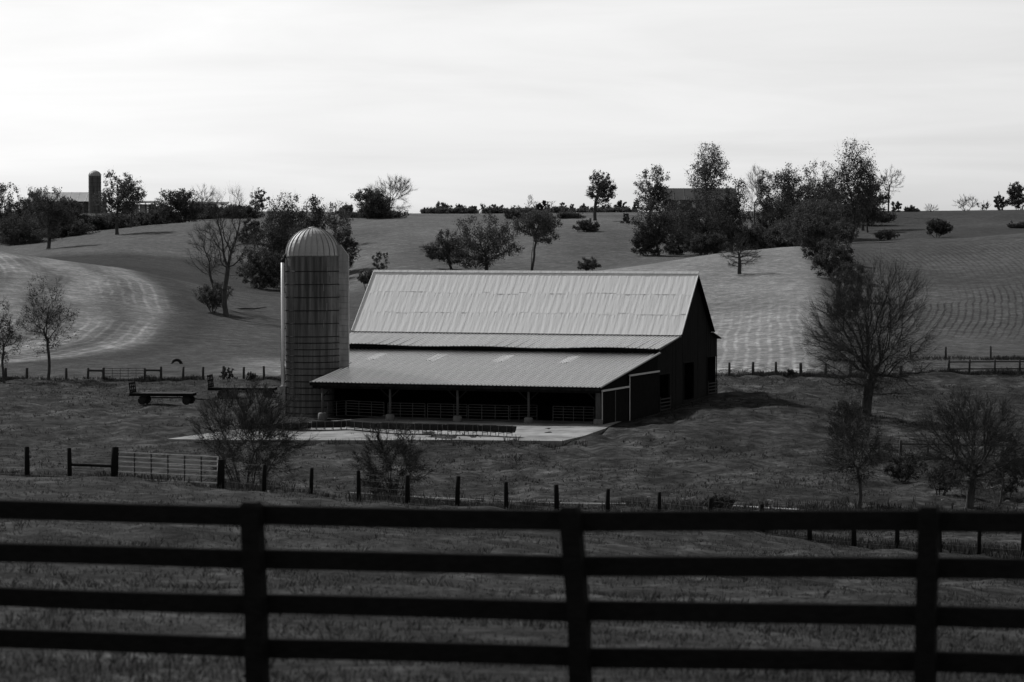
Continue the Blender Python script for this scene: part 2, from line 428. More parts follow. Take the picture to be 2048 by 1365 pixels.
# field zones: albedo and rows, on the ground plane
XE = lambda D: np.interp(D, [300, 318, 335, 355, 400, 430, 462, 500], [-75, -58, -47, -43, -45, -50, -58, -70])   # curved edge of the left hay field
def XH(D): return np.interp(D, [300, 335, 400, 450, 520, 600], [at(1650, 700, 300).x, at(1640, 650, 335).x, at(1655, 600, 400).x, at(1640, 545, 450).x, at(1605, 495, 520).x, at(1600, 490, 600).x])   # hedge between hay and crop
def zones(X, D):
    U = CX + F * X / np.maximum(D, 1)
    alb = np.full(X.shape, 0.023)
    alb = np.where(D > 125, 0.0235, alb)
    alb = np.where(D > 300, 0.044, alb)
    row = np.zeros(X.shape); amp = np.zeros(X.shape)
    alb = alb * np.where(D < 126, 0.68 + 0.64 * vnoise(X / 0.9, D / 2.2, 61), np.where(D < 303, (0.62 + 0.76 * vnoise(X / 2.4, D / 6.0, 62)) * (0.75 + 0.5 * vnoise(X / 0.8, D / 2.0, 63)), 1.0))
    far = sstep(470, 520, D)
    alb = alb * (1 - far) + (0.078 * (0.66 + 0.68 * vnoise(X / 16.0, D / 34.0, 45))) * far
    dip = sstep(480, 490, D) * (1 - sstep(588, 602, D)) * (1 - sstep(600, 700, U))     # rough unmown dip behind the left hay hill, fold shading put into the colour
    alb = alb * (1 - 0.66 * dip)
    top = sstep(598, 610, D) * (1 - sstep(735, 750, D)) * (1 - sstep(560, 640, U))     # mown second field on the left
    alb = alb * (1 - top) + 0.072 * top
    scr = sstep(745, 760, D) * (1 - sstep(500, 560, U)) + sstep(560, 600, D) * sstep(1640, 1720, U)  # rough ground past the crests; on the left a shaded slope put into colour
    alb = alb * (1 - 0.48 * scr)
    # left hay field
    e = XE(D) - X
    hl = sstep(-1.5, 2.5, e) * sstep(303, 312, D) * (1 - sstep(475, 500, D)) * (1 - sstep(560, 640, U))
    alb = alb * (1 - hl) + hl * (0.112 - 0.012 * sstep(20, 50, e))
    row = np.where(hl > 0.01, e / 1.5, row); amp = np.maximum(amp, hl * 0.62 * sstep(0.2, 0.6, vnoise(X / 11.0, D / 30.0, 21)))
    alb = alb * (1 + hl * (0.30 * np.sin(e / 9.0 * 2 * math.pi + 4.0 * (vnoise(X / 9.0, D / 25.0, 41) - 0.5)) + 0.5 * (vnoise(X / 5.0, D / 14.0, 42) - 0.5)))
    ed = np.exp(-((e + 3.5) / 2.5) ** 2) * sstep(315, 335, D) * (1 - sstep(450, 470, D))    # unmown dark margin
    alb = alb * (1 - 0.35 * ed)
    # pale mown wedge behind the silo
    w0 = at(350, 742, 312).x
    wd = sstep(305, 312, D) * (1 - sstep(330, 345, D + 0.12 * (X + 35))) * sstep(w0, w0 + 12, X) * (1 - sstep(-18, -6, X))
    alb = alb * (1 - wd) + wd * 0.15
    # right hay field
    hr = sstep(1080, 1180, U) * (1 - sstep(-3, 1.5, X - XH(D))) * sstep(293, 302, D) * (1 - sstep(520, 535, D))
    alb = alb * (1 - hr) + hr * 0.155 * (0.8 + 0.4 * vnoise(X / 8.0, D / 22.0, 44))
    row = np.where(hr > 0.01, (X - 0.088 * (D - 340)) / 1.25, row); amp = np.where(hr > 0.01, hr * 0.55 * (1 - sstep(340, 420, D)), amp)
    # crop field
    cr = sstep(0, 2.5, X - XH(D)) * sstep(325, 335, D) * (1 - sstep(565, 585, D)) 
    alb = alb * (1 - cr) + cr * (0.054 * (0.75 + 0.5 * vnoise(X / 18.0, D / 30.0, 46)))
    row = np.where(cr > 0.01, (X - 0.125 * (D - 430) + 0.0006 * (D - 430) ** 2) / 0.95, row); amp = np.where(cr > 0.01, -0.65 * cr * sstep(0.45, 0.7, vnoise(X / 40.0 + 3, D / 26.0, 17)), amp)
    rough = 1.0 - 0.55 * sstep(300, 312, D) + 0.0 * X
    return alb, row, amp, rough

def build_ground():
    uc = np.concatenate([-np.geomspace(1.5, 0.21, 26), np.arctan((np.arange(-120, 2170, 7) - CX) / F), np.geomspace(0.21, 1.5, 26)])
    back = np.linspace(1.5, 2 * math.pi - 1.5, 16)[1:-1]
    ang = np.concatenate([uc, back])
    rr = np.concatenate([[0.6], np.geomspace(3, 125, 190), np.arange(126, 345, 1.1), np.arange(345.5, 620, 2.0), np.arange(622, 1010, 5.0), np.geomspace(1030, 7000, 24)])
    A, R = np.meshgrid(ang, rr, indexing='ij')
    k = np.where(np.abs(A) < 0.26, 1 / np.cos(np.clip(A, -0.26, 0.26)), 1 / math.cos(0.26))
    X, Y = np.sin(A) * R * k, np.cos(A) * R * k
    Z = ground_z(X.ravel(), Y.ravel()).reshape(X.shape)
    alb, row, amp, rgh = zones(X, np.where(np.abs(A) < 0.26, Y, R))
    na, nr = X.shape
    # normals by neighbours
    P = np.stack([X, Y, Z], -1)
    da = np.roll(P, -1, 0) - np.roll(P, 1, 0)
    dr = np.gradient(P, axis=1)
    Nn = np.cross(da, dr); Nn *= np.where(Nn[..., 2:3] < 0, -1, 1)
    Nn /= np.maximum(np.linalg.norm(Nn, axis=-1, keepdims=True), 1e-9)
    idx = np.arange(na * nr).reshape(na, nr)
    i2 = np.roll(idx, -1, 0)
    q = np.stack([idx[:, :-1], i2[:, :-1], i2[:, 1:], idx[:, 1:]], -1).reshape(-1, 4)
    c = P.reshape(-1, 3)[q].mean(1)
    cx, cd = c[:, 0], np.where(np.abs(np.arctan2(c[:, 0], c[:, 1])) < 0.26, c[:, 1], np.hypot(c[:, 0], c[:, 1]))
    U = CX + F * cx / np.maximum(cd, 1)
    z = np.full(len(q), 5)
    z[cd < 126] = 0
    z[(cd >= 126) & (cd < 303)] = 1
    inb = (cd >= 303)
    z[inb & (cd < 490) & (XE(cd) - cx > 0) & (U < 600)] = 2
    z[inb & (cd < 528) & (U > 1130) & (cx < XH(cd) - 0.5)] = 3
    z[inb & (cd > 328) & (cd < 575) & (cx >= XH(cd) - 0.5)] = 4
    names = ['near_pasture', 'barnyard_ground', 'mown_hay_field', 'striped_hay_field', 'crop_field', 'hill_terrain']
    for n, nm in enumerate(names):
        qs = q[z == n]
        uq, inv = np.unique(qs, return_inverse=True)
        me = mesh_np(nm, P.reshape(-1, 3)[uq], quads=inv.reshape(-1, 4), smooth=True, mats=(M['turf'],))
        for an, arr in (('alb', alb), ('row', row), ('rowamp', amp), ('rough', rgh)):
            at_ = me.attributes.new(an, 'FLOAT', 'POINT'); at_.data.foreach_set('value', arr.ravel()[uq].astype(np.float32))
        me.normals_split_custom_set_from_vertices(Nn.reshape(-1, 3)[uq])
        tag(link(bpy.data.objects.new(nm, me)), kind='structure')
build_ground()

def apron():
    """concrete feeding apron before the open shed, following its slope"""
    pts = [(333, 879), (430, 884), (560, 884), (760, 884), (900, 884), (1010, 885), (1125, 887), (1165, 876), (1205, 860)]
    front = [locate(x, y, 180) for x, y in pts]
    nb = 10
    V, Q = [], []
    for i, p in enumerate(front):
        lx, ly = barn_local(p.x, p.y)
        lx2 = min(max(lx, -31.5), 0.4)
        b = BARN0 + BX * lx2 + BY * (4.0 if i > 1 else (ly + 0.05 + i * 3.0)); b.z = BARN0.z
        jx = 0.25 * math.sin(i * 7.3)
        for k in range(nb + 1):
            t = k / nb
            q = p.lerp(b, t); q.x += jx * (1 - t)
            h = gz(q.x, q.y) + (0.02 if i == 0 else 0.11)
            q.z = h if i == 0 else max(h, p.z + 0.1 + (BARN0.z + 0.0 - p.z - 0.1) * min(1, t * 1.15))
            V.append(q)
    for i in range(len(front) - 1):
        for k in range(nb):
            a = i * (nb + 1) + k
            Q.append((a, a + nb + 1, a + nb + 2, a + 1))
    # skirt
    base = len(V)
    for i in range(len(front)):
        q = V[i * (nb + 1)]; V.append(Vector((q.x, q.y, q.z - 0.5)))
    for i in range(len(front) - 1):
        Q.append((base + i, base + i + 1, (i + 1) * (nb + 1), i * (nb + 1)))
    me = mesh_np('concrete_apron', np.array([tuple(v) for v in V]), quads=np.array(Q), smooth=False, mats=(M['concrete'],))
    tag(link(bpy.data.objects.new('concrete_apron', me)), kind='structure')
apron()

# ---------------------------------------------------------------- trees
rng = np.random.default_rng(7)
def tubes_np(P0, P1, R0, R1, n):
    """prisms for many edges at once"""
    d = P1 - P0
    d /= np.maximum(np.linalg.norm(d, axis=1, keepdims=True), 1e-6)
    up = np.where(np.abs(d[:, 2:3]) < 0.9, np.array([[0, 0, 1.0]]), np.array([[1.0, 0, 0]]))
    a = np.cross(d, up); a /= np.linalg.norm(a, axis=1, keepdims=True)
    b = np.cross(d, a)
    th = np.arange(n) * 2 * math.pi / n
    ring = a[:, None, :] * np.cos(th)[None, :, None] + b[:, None, :] * np.sin(th)[None, :, None]
    V = np.concatenate([P0[:, None] + ring * R0[:, None, None], P1[:, None] + ring * R1[:, None, None]], 1)
    k = np.arange(n); kk = (k + 1) % n
    base = np.stack([k, kk, kk + n, k + n], -1)
    Q = (np.arange(len(P0)) * 2 * n)[:, None, None] + base[None]
    return V.reshape(-1, 3), Q.reshape(-1, 4)

def grow(rg, c, rad, stems, n_att, lobes=7, shell=0.45, fork=0.0, trunk_r=0.2, lean=(0, 0)):
    """skeleton: attraction points in a lumpy crown, each joined to the nearest branch. Local metres, base at 0."""
    c = np.array(c); rad = np.array(rad)
    L = rg.normal(size=(lobes, 3)); L /= np.linalg.norm(L, axis=1, keepdims=True)
    L *= rg.uniform(0.30, 0.62, (lobes, 1))
    Lr = rg.uniform(0.34, 0.52, lobes)
    L = np.vstack([L, [[0, 0, 0], [0, 0, 0.5]]]); Lr = np.append(Lr, [0.5, 0.42])
    pts = rg.normal(size=(n_att * 6, 3)); pts /= np.linalg.norm(pts, axis=1, keepdims=True)
    w = rg.integers(0, len(L), len(pts))
    pts = L[w] + pts * (Lr[w] * rg.uniform(0.25, 1, len(pts)) ** shell)[:, None]
    pts = pts / np.percentile(np.abs(pts), 97, axis=0)
    pts = pts[np.linalg.norm(pts, axis=1) < 1.12]
    A = (c + pts * rad)[:n_att]
    A = A[A[:, 2] > 0.15]
    nodes, par = [], []
    for s in stems:
        top = np.array([(s[0] + c[0] * 0.65 if len(stems) > 1 else c[0] * 0.65), (s[1] if len(stems) > 1 else 0.0), max(0.3, c[2] + rad[2] * (s[2] if len(s) > 2 else -0.35))])
        p = np.array([s[0] * 0.12, s[1] * 0.12, -0.3]); last = -1
        k = 7
        wob = rg.normal(size=(2,)) * 0.04 * top[2]
        for i in range(k + 1):
            t = i / k
            q = p * (1 - t) + top * t
            q[:2] += wob * math.sin(t * math.pi) + rg.normal(size=2) * 0.012 * top[2] * t
            nodes.append(q); par.append(last); last = len(nodes) - 1
    nodes = np.array(nodes); n0 = len(nodes)
    cap = n0 + len(A) * 4
    buf = np.zeros((cap, 3)); buf[:n0] = nodes; cnt = n0
    plen = np.zeros(cap)
    lock = np.zeros(cap); lowz = c[2] - rad[2] * 1.02
    lock[:n0] = np.where(nodes[:, 2] < lowz, 1e3, 0)
    order = np.argsort(np.linalg.norm((A - np.array([c[0], c[1], c[2] - rad[2] * 0.6])) / rad, axis=1))
    for ai in order:
        a = A[ai]
        d = np.linalg.norm(buf[:cnt] - a, axis=1)
        cost = d + 0.50 * plen[:cnt] + np.maximum(0, buf[:cnt, 2] - a[2]) * 0.9 + lock[:cnt]
        j = int(np.argmin(cost))
        dist = d[j]
        if dist < 1e-3: continue
        ks = 3 if dist > 0.6 else 2
        last = j
        side = rg.normal(size=3) * 0.05 * dist
        for i in range(1, ks + 1):
            t = i / ks
            q = buf[j] * (1 - t) + a * t + side * math.sin(t * math.pi)
            q[2] -= 0.06 * dist * math.sin(t * math.pi)
            buf[cnt] = q; par.append(last); plen[cnt] = plen[j] + dist * t; last = cnt; cnt += 1
    nodes = buf[:cnt]; par = np.array(par)
    w = np.zeros(cnt)
    kids = np.bincount(par[par >= 0], minlength=cnt)
    for i in range(cnt - 1, -1, -1):
        if kids[i] == 0: w[i] = 1
        if par[i] >= 0: w[par[i]] += w[i]
    # straighten the zigzag: pull each node towards its parent and its heaviest child
    hv = np.full(cnt, -1); best = np.zeros(cnt)
    for i in range(cnt):
        q = par[i]
        if q >= 0 and w[i] > best[q]: best[q] = w[i]; hv[q] = i
    nodes = nodes.copy()
    ok = (par >= 0) & (hv >= 0) & (np.arange(cnt) >= n0)
    for _ in range(3):
        nn = nodes.copy()
        nn[ok] = nodes[ok] * 0.4 + (nodes[par[ok]] + nodes[hv[ok]]) * 0.3
        nodes = nn
    r = w ** 0.5
    r = r / r.max() * trunk_r * 0.78
    zt = nodes[:, 2] / max(c[2] + rad[2], 0.1)
    r = r * (1.1 - 0.45 * np.clip(zt, 0, 1))
    root = [i for i in range(n0) if par[i] < 0]
    for i in root: r[i] *= 1.3
    return nodes, par, r, kids, n0

def strips_np(rg, P0, P1, R0, R1):
    """thin twigs: one narrow blade each"""
    d = P1 - P0; n = len(P0)
    a = np.cross(d, rg.normal(size=(n, 3))); a /= np.maximum(np.linalg.norm(a, axis=1, keepdims=True), 1e-6)
    V = np.stack([P0 - a * R0[:, None], P0 + a * R0[:, None], P1 + a * R1[:, None], P1 - a * R1[:, None]], 1)
    return V.reshape(-1, 3), np.arange(n * 4).reshape(-1, 4)

def leaf_cards(rg, C, size, flat=0.35):
    """small bent leaf sprays (two triangles each) at the points C"""
    n = len(C)
    a = rg.normal(size=(n, 3)); a /= np.linalg.norm(a, axis=1, keepdims=True)
    b = rg.normal(size=(n, 3)); b -= a * (a * b).sum(1, keepdims=True); b /= np.linalg.norm(b, axis=1, keepdims=True)
    s = size * rg.uniform(0.55, 1.35, (n, 1))
    nrm = np.cross(a, b)
    V = np.stack([C - a * s, C + b * s * 0.6 + nrm * s * flat, C + a * s, C - b * s * 0.6 + nrm * s * flat * 0.6], 1).reshape(-1, 3)
    Q = np.arange(n * 4).reshape(-1, 4)
    return V, Q

SPREAD = {}
def plant(name, label, cat, px, py, crown, style='leafy', D=None, dmin=0.0, n=None, leaves=None, leaf=None, twigs=None, group=None, seed=None,
          stems=None, trunk_r=None, depth=0.85, lmat='leaf', bark='bark', crown_name='crown', shell=0.45, lobes=7, twl=None, fork=-0.35):
    """crown = photograph box (x0, x1, top row, bottom row) of the crown; the plant's true size follows from its distance"""
    base = locate(px, py, dmin) if D is None else None
    if base is None:
        x = colx(px, D); base = Vector((x, D, gz(x, D)))
    D = base.y
    mpp = D / F
    x0, x1, yt, yb = crown
    ct = at((x0 + x1) / 2, (yt + yb) / 2, D)
    c = ((ct.x - base.x), 0.0, ct.z - base.z)
    rad = ((x1 - x0) / 2 * mpp * 1.0, (x1 - x0) / 2 * mpp * depth, (yb - yt) / 2 * mpp * 0.97)
    sd = seed if seed is not None else int(px * 7 + py * 13) % 100000
    rg = np.random.default_rng(sd)
    big = max(rad)
    pxs = big / mpp                                                   # crown radius in photograph pixels
    if n is None: n = int(np.clip(pxs * 5.0, 70, 420))
    if trunk_r is None: trunk_r = np.clip(0.035 * (c[2] + rad[2]), 0.05, 0.45)
    if stems is None: stems = [(0, 0, fork)]
    nodes, par, r, kids, n0 = grow(rg, c, rad, stems, n, trunk_r=trunk_r, shell=shell, lobes=lobes)
    e = np.where(par >= 0)[0]
    tip_r = max(0.010, 0.13 * mpp)
    R1 = np.maximum(r[e], tip_r); R0 = np.maximum(np.where(par[e] < 0, r[e], r[par[e]]), tip_r)
    child_of_thick = r[par[e]] > r[e] * 2.2
    R0 = np.where(child_of_thick, R1 * 1.25, R0)
    thick = (R1 > trunk_r * 0.16) | (e < n0)
    root = empty(name, base)
    tag(root, label, cat, group)
    V, Q = tubes_np(nodes[par[e]][thick], nodes[e][thick], R0[thick], R1[thick], 6)
    link(bpy.data.objects.new('trunk' if cat == 'tree' else 'stems', mesh_np('trunk', V, quads=Q, smooth=True, mats=(M[bark],))), root)
    thin = ~thick
    Vs, Qs, Ms, off = [], [], [], 0
    if thin.any():
        V, Q = tubes_np(nodes[par[e]][thin], nodes[e][thin], R0[thin], R1[thin], 3)
        Vs.append(V); Qs.append(Q); Ms.append(np.zeros(len(Q), int)); off += len(V)
    tips = nodes[n0:] if len(nodes) > n0 + 5 else nodes
    # fine twigs
    if twigs is None: twigs = {'leafy': 1, 'half': 3, 'bare': 6, 'round': 0.5}[style]
    nt_ = int(len(tips) * twigs)
    if nt_:
        b = tips[rg.integers(0, len(tips), nt_)]
        out = (b - np.array(c)) / rad; out /= np.maximum(np.linalg.norm(out, axis=1, keepdims=True), 1e-3)
        d = out * 0.9 + rg.normal(size=(nt_, 3)) * 0.5 + np.array([0, 0, 0.28])
        d /= np.linalg.norm(d, axis=1, keepdims=True)
        ln = (twl or big * 0.2) * rg.uniform(0.4, 1.2, (nt_, 1))
        m_ = b + d * ln * 0.55 + rg.normal(size=(nt_, 3)) * ln * 0.05
        t_ = m_ + (d * 0.8 + rg.normal(size=(nt_, 3)) * 0.25 + np.array([0, 0, 0.15])) * ln * 0.5
        tw = np.full(nt_, max(0.006, 0.085 * mpp))
        for p0, p1, ra, rb in ((b, m_, tw, tw * 0.75), (m_, t_, tw * 0.75, tw * 0.4)):
            V, Q = strips_np(rg, p0, p1, ra * 1.2, rb * 1.2)
            Vs.append(V); Qs.append(Q + off); Ms.append(np.zeros(len(Q), int)); off += len(V)
    # leaves
    if leaves is None: leaves = {'leafy': 1.0, 'half': 0.28, 'bare': 0.0, 'round': 1.3}[style]
    nl = int(min(leaves * np.clip(pxs * pxs * 3.6, 900, 7600), 10500))
    if nl:
        per = 12
        hub = tips[rg.integers(0, len(tips), max(1, nl // per))]
        C = np.repeat(hub, per, 0)
        C = C + rg.normal(size=C.shape) * (big * 0.055)
        lf = leaf or np.clip(1.65 * mpp, 0.06, 0.34)
        V, Q = leaf_cards(rg, C, lf)
        V[:, 2] = np.maximum(V[:, 2], 0.02)
        Vs.append(V); Qs.append(Q + off); Ms.append(np.ones(len(Q), int)); off += len(V)
    if Vs:
        me = mesh_np(crown_name, np.concatenate(Vs), quads=np.concatenate(Qs), mats=(M[bark], M[lmat]), mati=np.concatenate(Ms))
        link(bpy.data.objects.new(crown_name, me), root)
    return root

def bush(label, px, py, crown, style='round', name='bush', cat='bush', **k):
    n_st = k.pop('nstem', 5)
    wpx = crown[1] - crown[0]
    D = k.get('D') or locate(px, py, k.get('dmin', 0)).y
    w = wpx * D / F
    rg = np.random.default_rng(int(px * 3 + py))
    st = [(float(rg.uniform(-0.28, 0.28) * w), float(rg.uniform(-0.2, 0.2) * w), float(rg.uniform(-0.7, -0.2))) for _ in range(n_st)]
    k.setdefault('trunk_r', 0.03 + 0.01 * w)
    k.setdefault('crown_name', 'foliage' if style in ('round', 'leafy', 'half') else 'twigs')
    return plant(name, label, cat, px, py, crown, style, stems=st, **k)

# --- trees, far left
G1 = 'trees along the far left hilltop'
plant('leafy_tree', 'dark leafy tree cut by the left edge of the photo, beside the hilltop thicket', 'tree', 12, 495, (-45, 62, 372, 492), 'leafy', D=705, group=G1, lmat='leaf_dark')
plant('leafy_tree', 'broad dark tree with bare lower trunk at the left end of the hay hill crest', 'tree', 97, 510, (40, 152, 373, 478), 'leafy', D=640, group=G1, lmat='leaf_dark', trunk_r=0.5)
bush('dark bushy thicket under the trees at the far left edge', 30, 495, (-30, 100, 430, 500), D=690, lmat='leaf_dark', leaves=2.0)
bush('dark bushy thicket filling the gap right of the broad dark tree', 140, 492, (85, 195, 440, 497), D=705, lmat='leaf_dark', leaves=1.4)
plant('leafy_tree', 'leafy tree beside the distant silo with a straight trunk on the grassy slope', 'tree', 235, 476, (190, 285, 341, 440), 'leafy', D=682, group=G1, trunk_r=0.5, n=330, leaves=1.1)
plant('bare_tree', 'thin half bare tree leaning right of the leafy tree beside the distant silo', 'tree', 262, 462, (245, 292, 380, 430), 'half', D=720, group=G1)
bush('low scrub at the foot of the leafy tree beside the distant silo', 215, 468, (180, 275, 430, 470), 'leafy', D=730, leaves=1.3)
plant('leafy_tree', 'wide dark rounded tree standing before the long low shed on the hilltop', 'tree', 358, 452, (303, 410, 381, 452), 'leafy', D=735, group=G1, lmat='leaf_dark', leaves=1.8, n=330)
plant('bare_tree', 'pale bare twiggy tree rising behind the wide dark rounded tree', 'tree', 405, 440, (370, 442, 373, 430), 'bare', D=800, group=G1)
bush('dark scrub under the right end of the low hilltop shed', 440, 442, (395, 500, 412, 448), D=760, lmat='leaf_dark', leaves=1.4)
plant('leafy_tree', 'small open leafy tree on the skyline left of the dark grove behind the silo', 'tree', 512, 440, (488, 537, 375, 430), 'leafy', D=765, group=G1, leaves=0.7)
# twin bare trees
plant('bare_tree', 'tall bare tree with the thick trunk, right one of the twin trees', 'tree', 453, 622, (392, 520, 384, 560), 'bare', D=408, trunk_r=0.46, n=380, fork=-0.75, group='twin bare trees on the hay hill', twigs=4)
plant('bare_tree', 'slender bare tree with branches reaching left, left one of the twin trees', 'tree', 435, 602, (374, 452, 440, 570), 'bare', D=420, trunk_r=0.26, n=260, fork=-0.7, group='twin bare trees on the hay hill', twigs=4)
bush('brushy scrub at the foot of the twin bare trees', 425, 612, (385, 470, 568, 618), 'half', D=412, leaves=0.8)
# dark grove behind the silo
G2 = 'dark grove behind the silo'
plant('leafy_tree', 'large dark tree left of the silo dome, tallest of the grove behind the silo', 'tree', 575, 575, (520, 622, 391, 530), 'leafy', D=545, group=G2, lmat='leaf_dark', leaves=2.2, n=420)
plant('leafy_tree', 'dark round topped tree directly behind the silo dome', 'tree', 625, 570, (585, 668, 400, 530), 'leafy', D=560, group=G2, lmat='leaf_dark', leaves=1.7, n=330)
plant('leafy_tree', 'dark leafy tree with ragged side just right of the silo dome', 'tree', 680, 560, (640, 722, 435, 545), 'leafy', D=550, group=G2, lmat='leaf_dark', leaves=1.1, n=330)
plant('leafy_tree', 'loose grey tree hanging over the right side of the grove behind the silo', 'tree', 665, 500, (640, 712, 405, 470), 'half', D=620, group=G2)
bush('dense dark undergrowth left of the silo below the grove', 515, 578, (470, 565, 495, 582), D=530, lmat='leaf_dark', leaves=2.0)
bush('dense dark undergrowth hidden partly by the silo and its white pipe', 590, 575, (545, 650, 500, 585), D=535, lmat='leaf_dark', leaves=1.8)
# skyline, middle
plant('leafy_tree', 'leafy tree on the skyline at the left of the tall bare tree', 'tree', 735, 443, (690, 782, 377, 432), 'leafy', D=735, n=300, leaves=1.1)
plant('bare_tree', 'wide spreading bare tree on the middle skyline', 'tree', 773, 432, (738, 830, 356, 425), 'bare', D=770, n=380, trunk_r=0.4)
bush('low dark brush under the bare tree on the middle skyline', 755, 440, (700, 820, 422, 445), D=740, leaves=1.3, lmat='leaf_dark')
bush('grey rounded bush on the skyline just right of the grove', 688, 432, (668, 712, 411, 436), D=780)
for k, (x, w, y0, y1, st, lb) in enumerate([
    (852, 22, 416, 429, 'round', 'low dome shaped bush at the left end of the middle skyline row'),
    (882, 44, 405, 428, 'leafy', 'flat topped open tree on the middle skyline'),
    (918, 34, 410, 428, 'leafy', 'small loose shrub between flat topped tree and first round tree on the skyline'),
    (945, 22, 413, 428, 'round', 'smaller of the two dark round trees on the middle skyline'),
    (966, 16, 407, 428, 'half', 'twiggy shrub between the two dark round trees on the skyline'),
    (991, 32, 407, 428, 'round', 'larger of the two dark round trees on the middle skyline'),
    (1027, 34, 411, 428, 'half', 'feathery pale shrub right of the larger round skyline tree'),
    (1064, 32, 392, 426, 'bare', 'pale bare tree behind the left side of the dark dome tree'),
    (1086, 34, 402, 432, 'round', 'dark dome shaped tree above the forked tree behind the barn roof'),
    (1104, 20, 402, 426, 'bare', 'thin bare shrub right of the dark dome shaped tree'),
    (1125, 18, 406, 426, 'leafy', 'palm like tufted shrub, left one of the pair on the skyline'),
    (1144, 16, 409, 426, 'leafy', 'palm like tufted shrub, right one of the pair on the skyline'),
    (1168, 26, 409, 424, 'round', 'low dark bush left of the lone tall skyline tree'),
    (1212, 34, 411, 424, 'round', 'low dark bush at the foot of the lone tall skyline tree'),
    (1242, 26, 402, 420, 'round', 'dark dome shaped bush right of the lone tall skyline tree'),
    (1272, 18, 405, 422, 'leafy', 'small pointed shrub at the left edge of the hilltop grove')]):
    bush(lb, x, y1, (x - w / 2, x + w / 2, y0, y1 + 3), st, D=930, lmat='leaf_dark' if st == 'round' else 'leaf', leaves=2.2 if st == 'round' else None, group='shrubs along the middle skyline', shell=0.8 if st == 'round' else 0.45)
for (x0, x1, lb) in [(838, 905, 'low scrub line on the skyline under the flat topped tree'), (900, 960, 'low scrub line on the skyline under the smaller round tree'), (955, 1020, 'low scrub line on the skyline under the larger round tree'), (1015, 1080, 'low scrub line on the skyline under the pale bare tree'), (1075, 1150, 'low scrub line on the skyline under the tufted pair'), (1145, 1215, 'low scrub line on the skyline left of the lone tall tree foot'), (1205, 1275, 'low scrub line on the skyline right of the lone tall tree foot')]:
    bush(lb, (x0 + x1) / 2, 428, (x0, x1, 417, 431), 'leafy', D=925, leaves=1.2, group='scrub along the middle skyline', nstem=7)
# slope behind the barn roof
plant('bare_tree', 'spreading bare tree leaning left just above the barn ridge', 'tree', 904, 545, (846, 935, 462, 530), 'half', D=538, n=340, leaves=0.9, trunk_r=0.3)
plant('leafy_tree', 'dark wide tree with thick limbs behind the middle of the barn ridge', 'tree', 973, 545, (892, 1046, 428, 545), 'leafy', D=535, n=460, leaves=1.5, trunk_r=0.42, lmat='leaf_dark')
plant('forked_tree', 'slim forked tree with flat crown behind the barn ridge', 'tree', 1062, 545, (1018, 1128, 424, 490), 'leafy', D=532, n=320, leaves=1.1, trunk_r=0.3, stems=[(0, 0, -0.5), (0.3, 0.1, -0.1)])
bush('small dark bush peeping over the left end of the barn ridge', 762, 545, (742, 784, 503, 545), 'half', D=520, leaves=0.6)
bush('low dark thicket in the dip between silo chute and barn roof', 735, 562, (715, 765, 540, 568), 'round', D=480)
for k, (x0, x1, y0, y1, lb) in enumerate([(1000, 1052, 420, 446, 'left stretch of the dark hedge on the slope behind the forked tree'), (1045, 1110, 424, 448, 'middle stretch of the dark hedge on the slope behind the forked tree'), (1100, 1165, 424, 446, 'right stretch of the dark hedge on the slope behind the forked tree')]):
    bush(lb, (x0 + x1) / 2, y1, (x0, x1, y0, y1 + 2), 'round', D=745, leaves=2.0, group='hedge on the far slope')
plant('leafy_tree', 'lone tall leaning tree with clumped leaves on the skyline left of the hilltop grove', 'tree', 1190, 446, (1163, 1230, 344, 420), 'leafy', D=720, n=260, leaves=1.0, trunk_r=0.55, lobes=6)
bush('dark bush at the left of the lone tall skyline tree trunk', 1172, 470, (1148, 1200, 440, 472), D=660, lmat='leaf_dark', leaves=1.5)
bush('upright small dark shrub on the slope right of the lone tall tree', 1251, 455, (1241, 1262, 428, 456), 'leafy', D=700, leaves=1.2)
bush('low rounded bush on the field edge above the right half of the barn roof', 1180, 538, (1152, 1205, 516, 540), D=500, leaves=1.5)
# hilltop grove on the right
G3 = 'grove along the right hilltop'
plant('leafy_tree', 'upright tree with open top at the left end of the right hilltop grove', 'tree', 1302, 470, (1272, 1345, 335, 440), 'leafy', D=700, group=G3, n=340, leaves=0.85)
plant('leafy_tree', 'dark bushy tree below the upright tree, lowest at the left of the grove', 'tree', 1318, 518, (1262, 1356, 405, 512), 'leafy', D=575, group=G3, lmat='leaf_dark', leaves=1.1, n=320)
plant('leafy_tree', 'tall airy tree with oval crown above the dark hilltop house', 'tree', 1412, 470, (1367, 1458, 290, 420), 'leafy', D=690, group=G3, n=420, leaves=0.85, shell=0.6, trunk_r=0.5)
plant('leafy_tree', 'dark tree with stout trunk in front of the hilltop house', 'tree', 1411, 508, (1345, 1475, 378, 500), 'leafy', D=585, group=G3, lmat='leaf_dark', leaves=1.5, n=400, trunk_r=0.55)
bush('small bare sapling on the bank below the hilltop house', 1356, 440, (1340, 1372, 395, 425), 'half', D=640, nstem=1, name='sapling', cat='tree')
plant('leafy_tree', 'dense dark tree between the stout trunk tree and the lone field tree', 'tree', 1462, 500, (1420, 1515, 360, 495), 'leafy', D=600, group=G3, lmat='leaf_dark', leaves=1.2, n=330)
plant('bare_tree', 'thin bare tree with wispy top, left of the two in the hilltop grove', 'tree', 1508, 490, (1490, 1530, 338, 440), 'bare', D=620, group=G3, n=200, trunk_r=0.2)
plant('bare_tree', 'thin bare tree with forked top, right of the two in the hilltop grove', 'tree', 1522, 495, (1512, 1550, 345, 445), 'half', D=610, group=G3, n=200, trunk_r=0.2)
plant('leafy_tree', 'broad leafy tree right of the thin bare pair in the hilltop grove', 'tree', 1572, 490, (1528, 1622, 334, 480), 'leafy', D=640, group=G3, leaves=1.4, n=380)
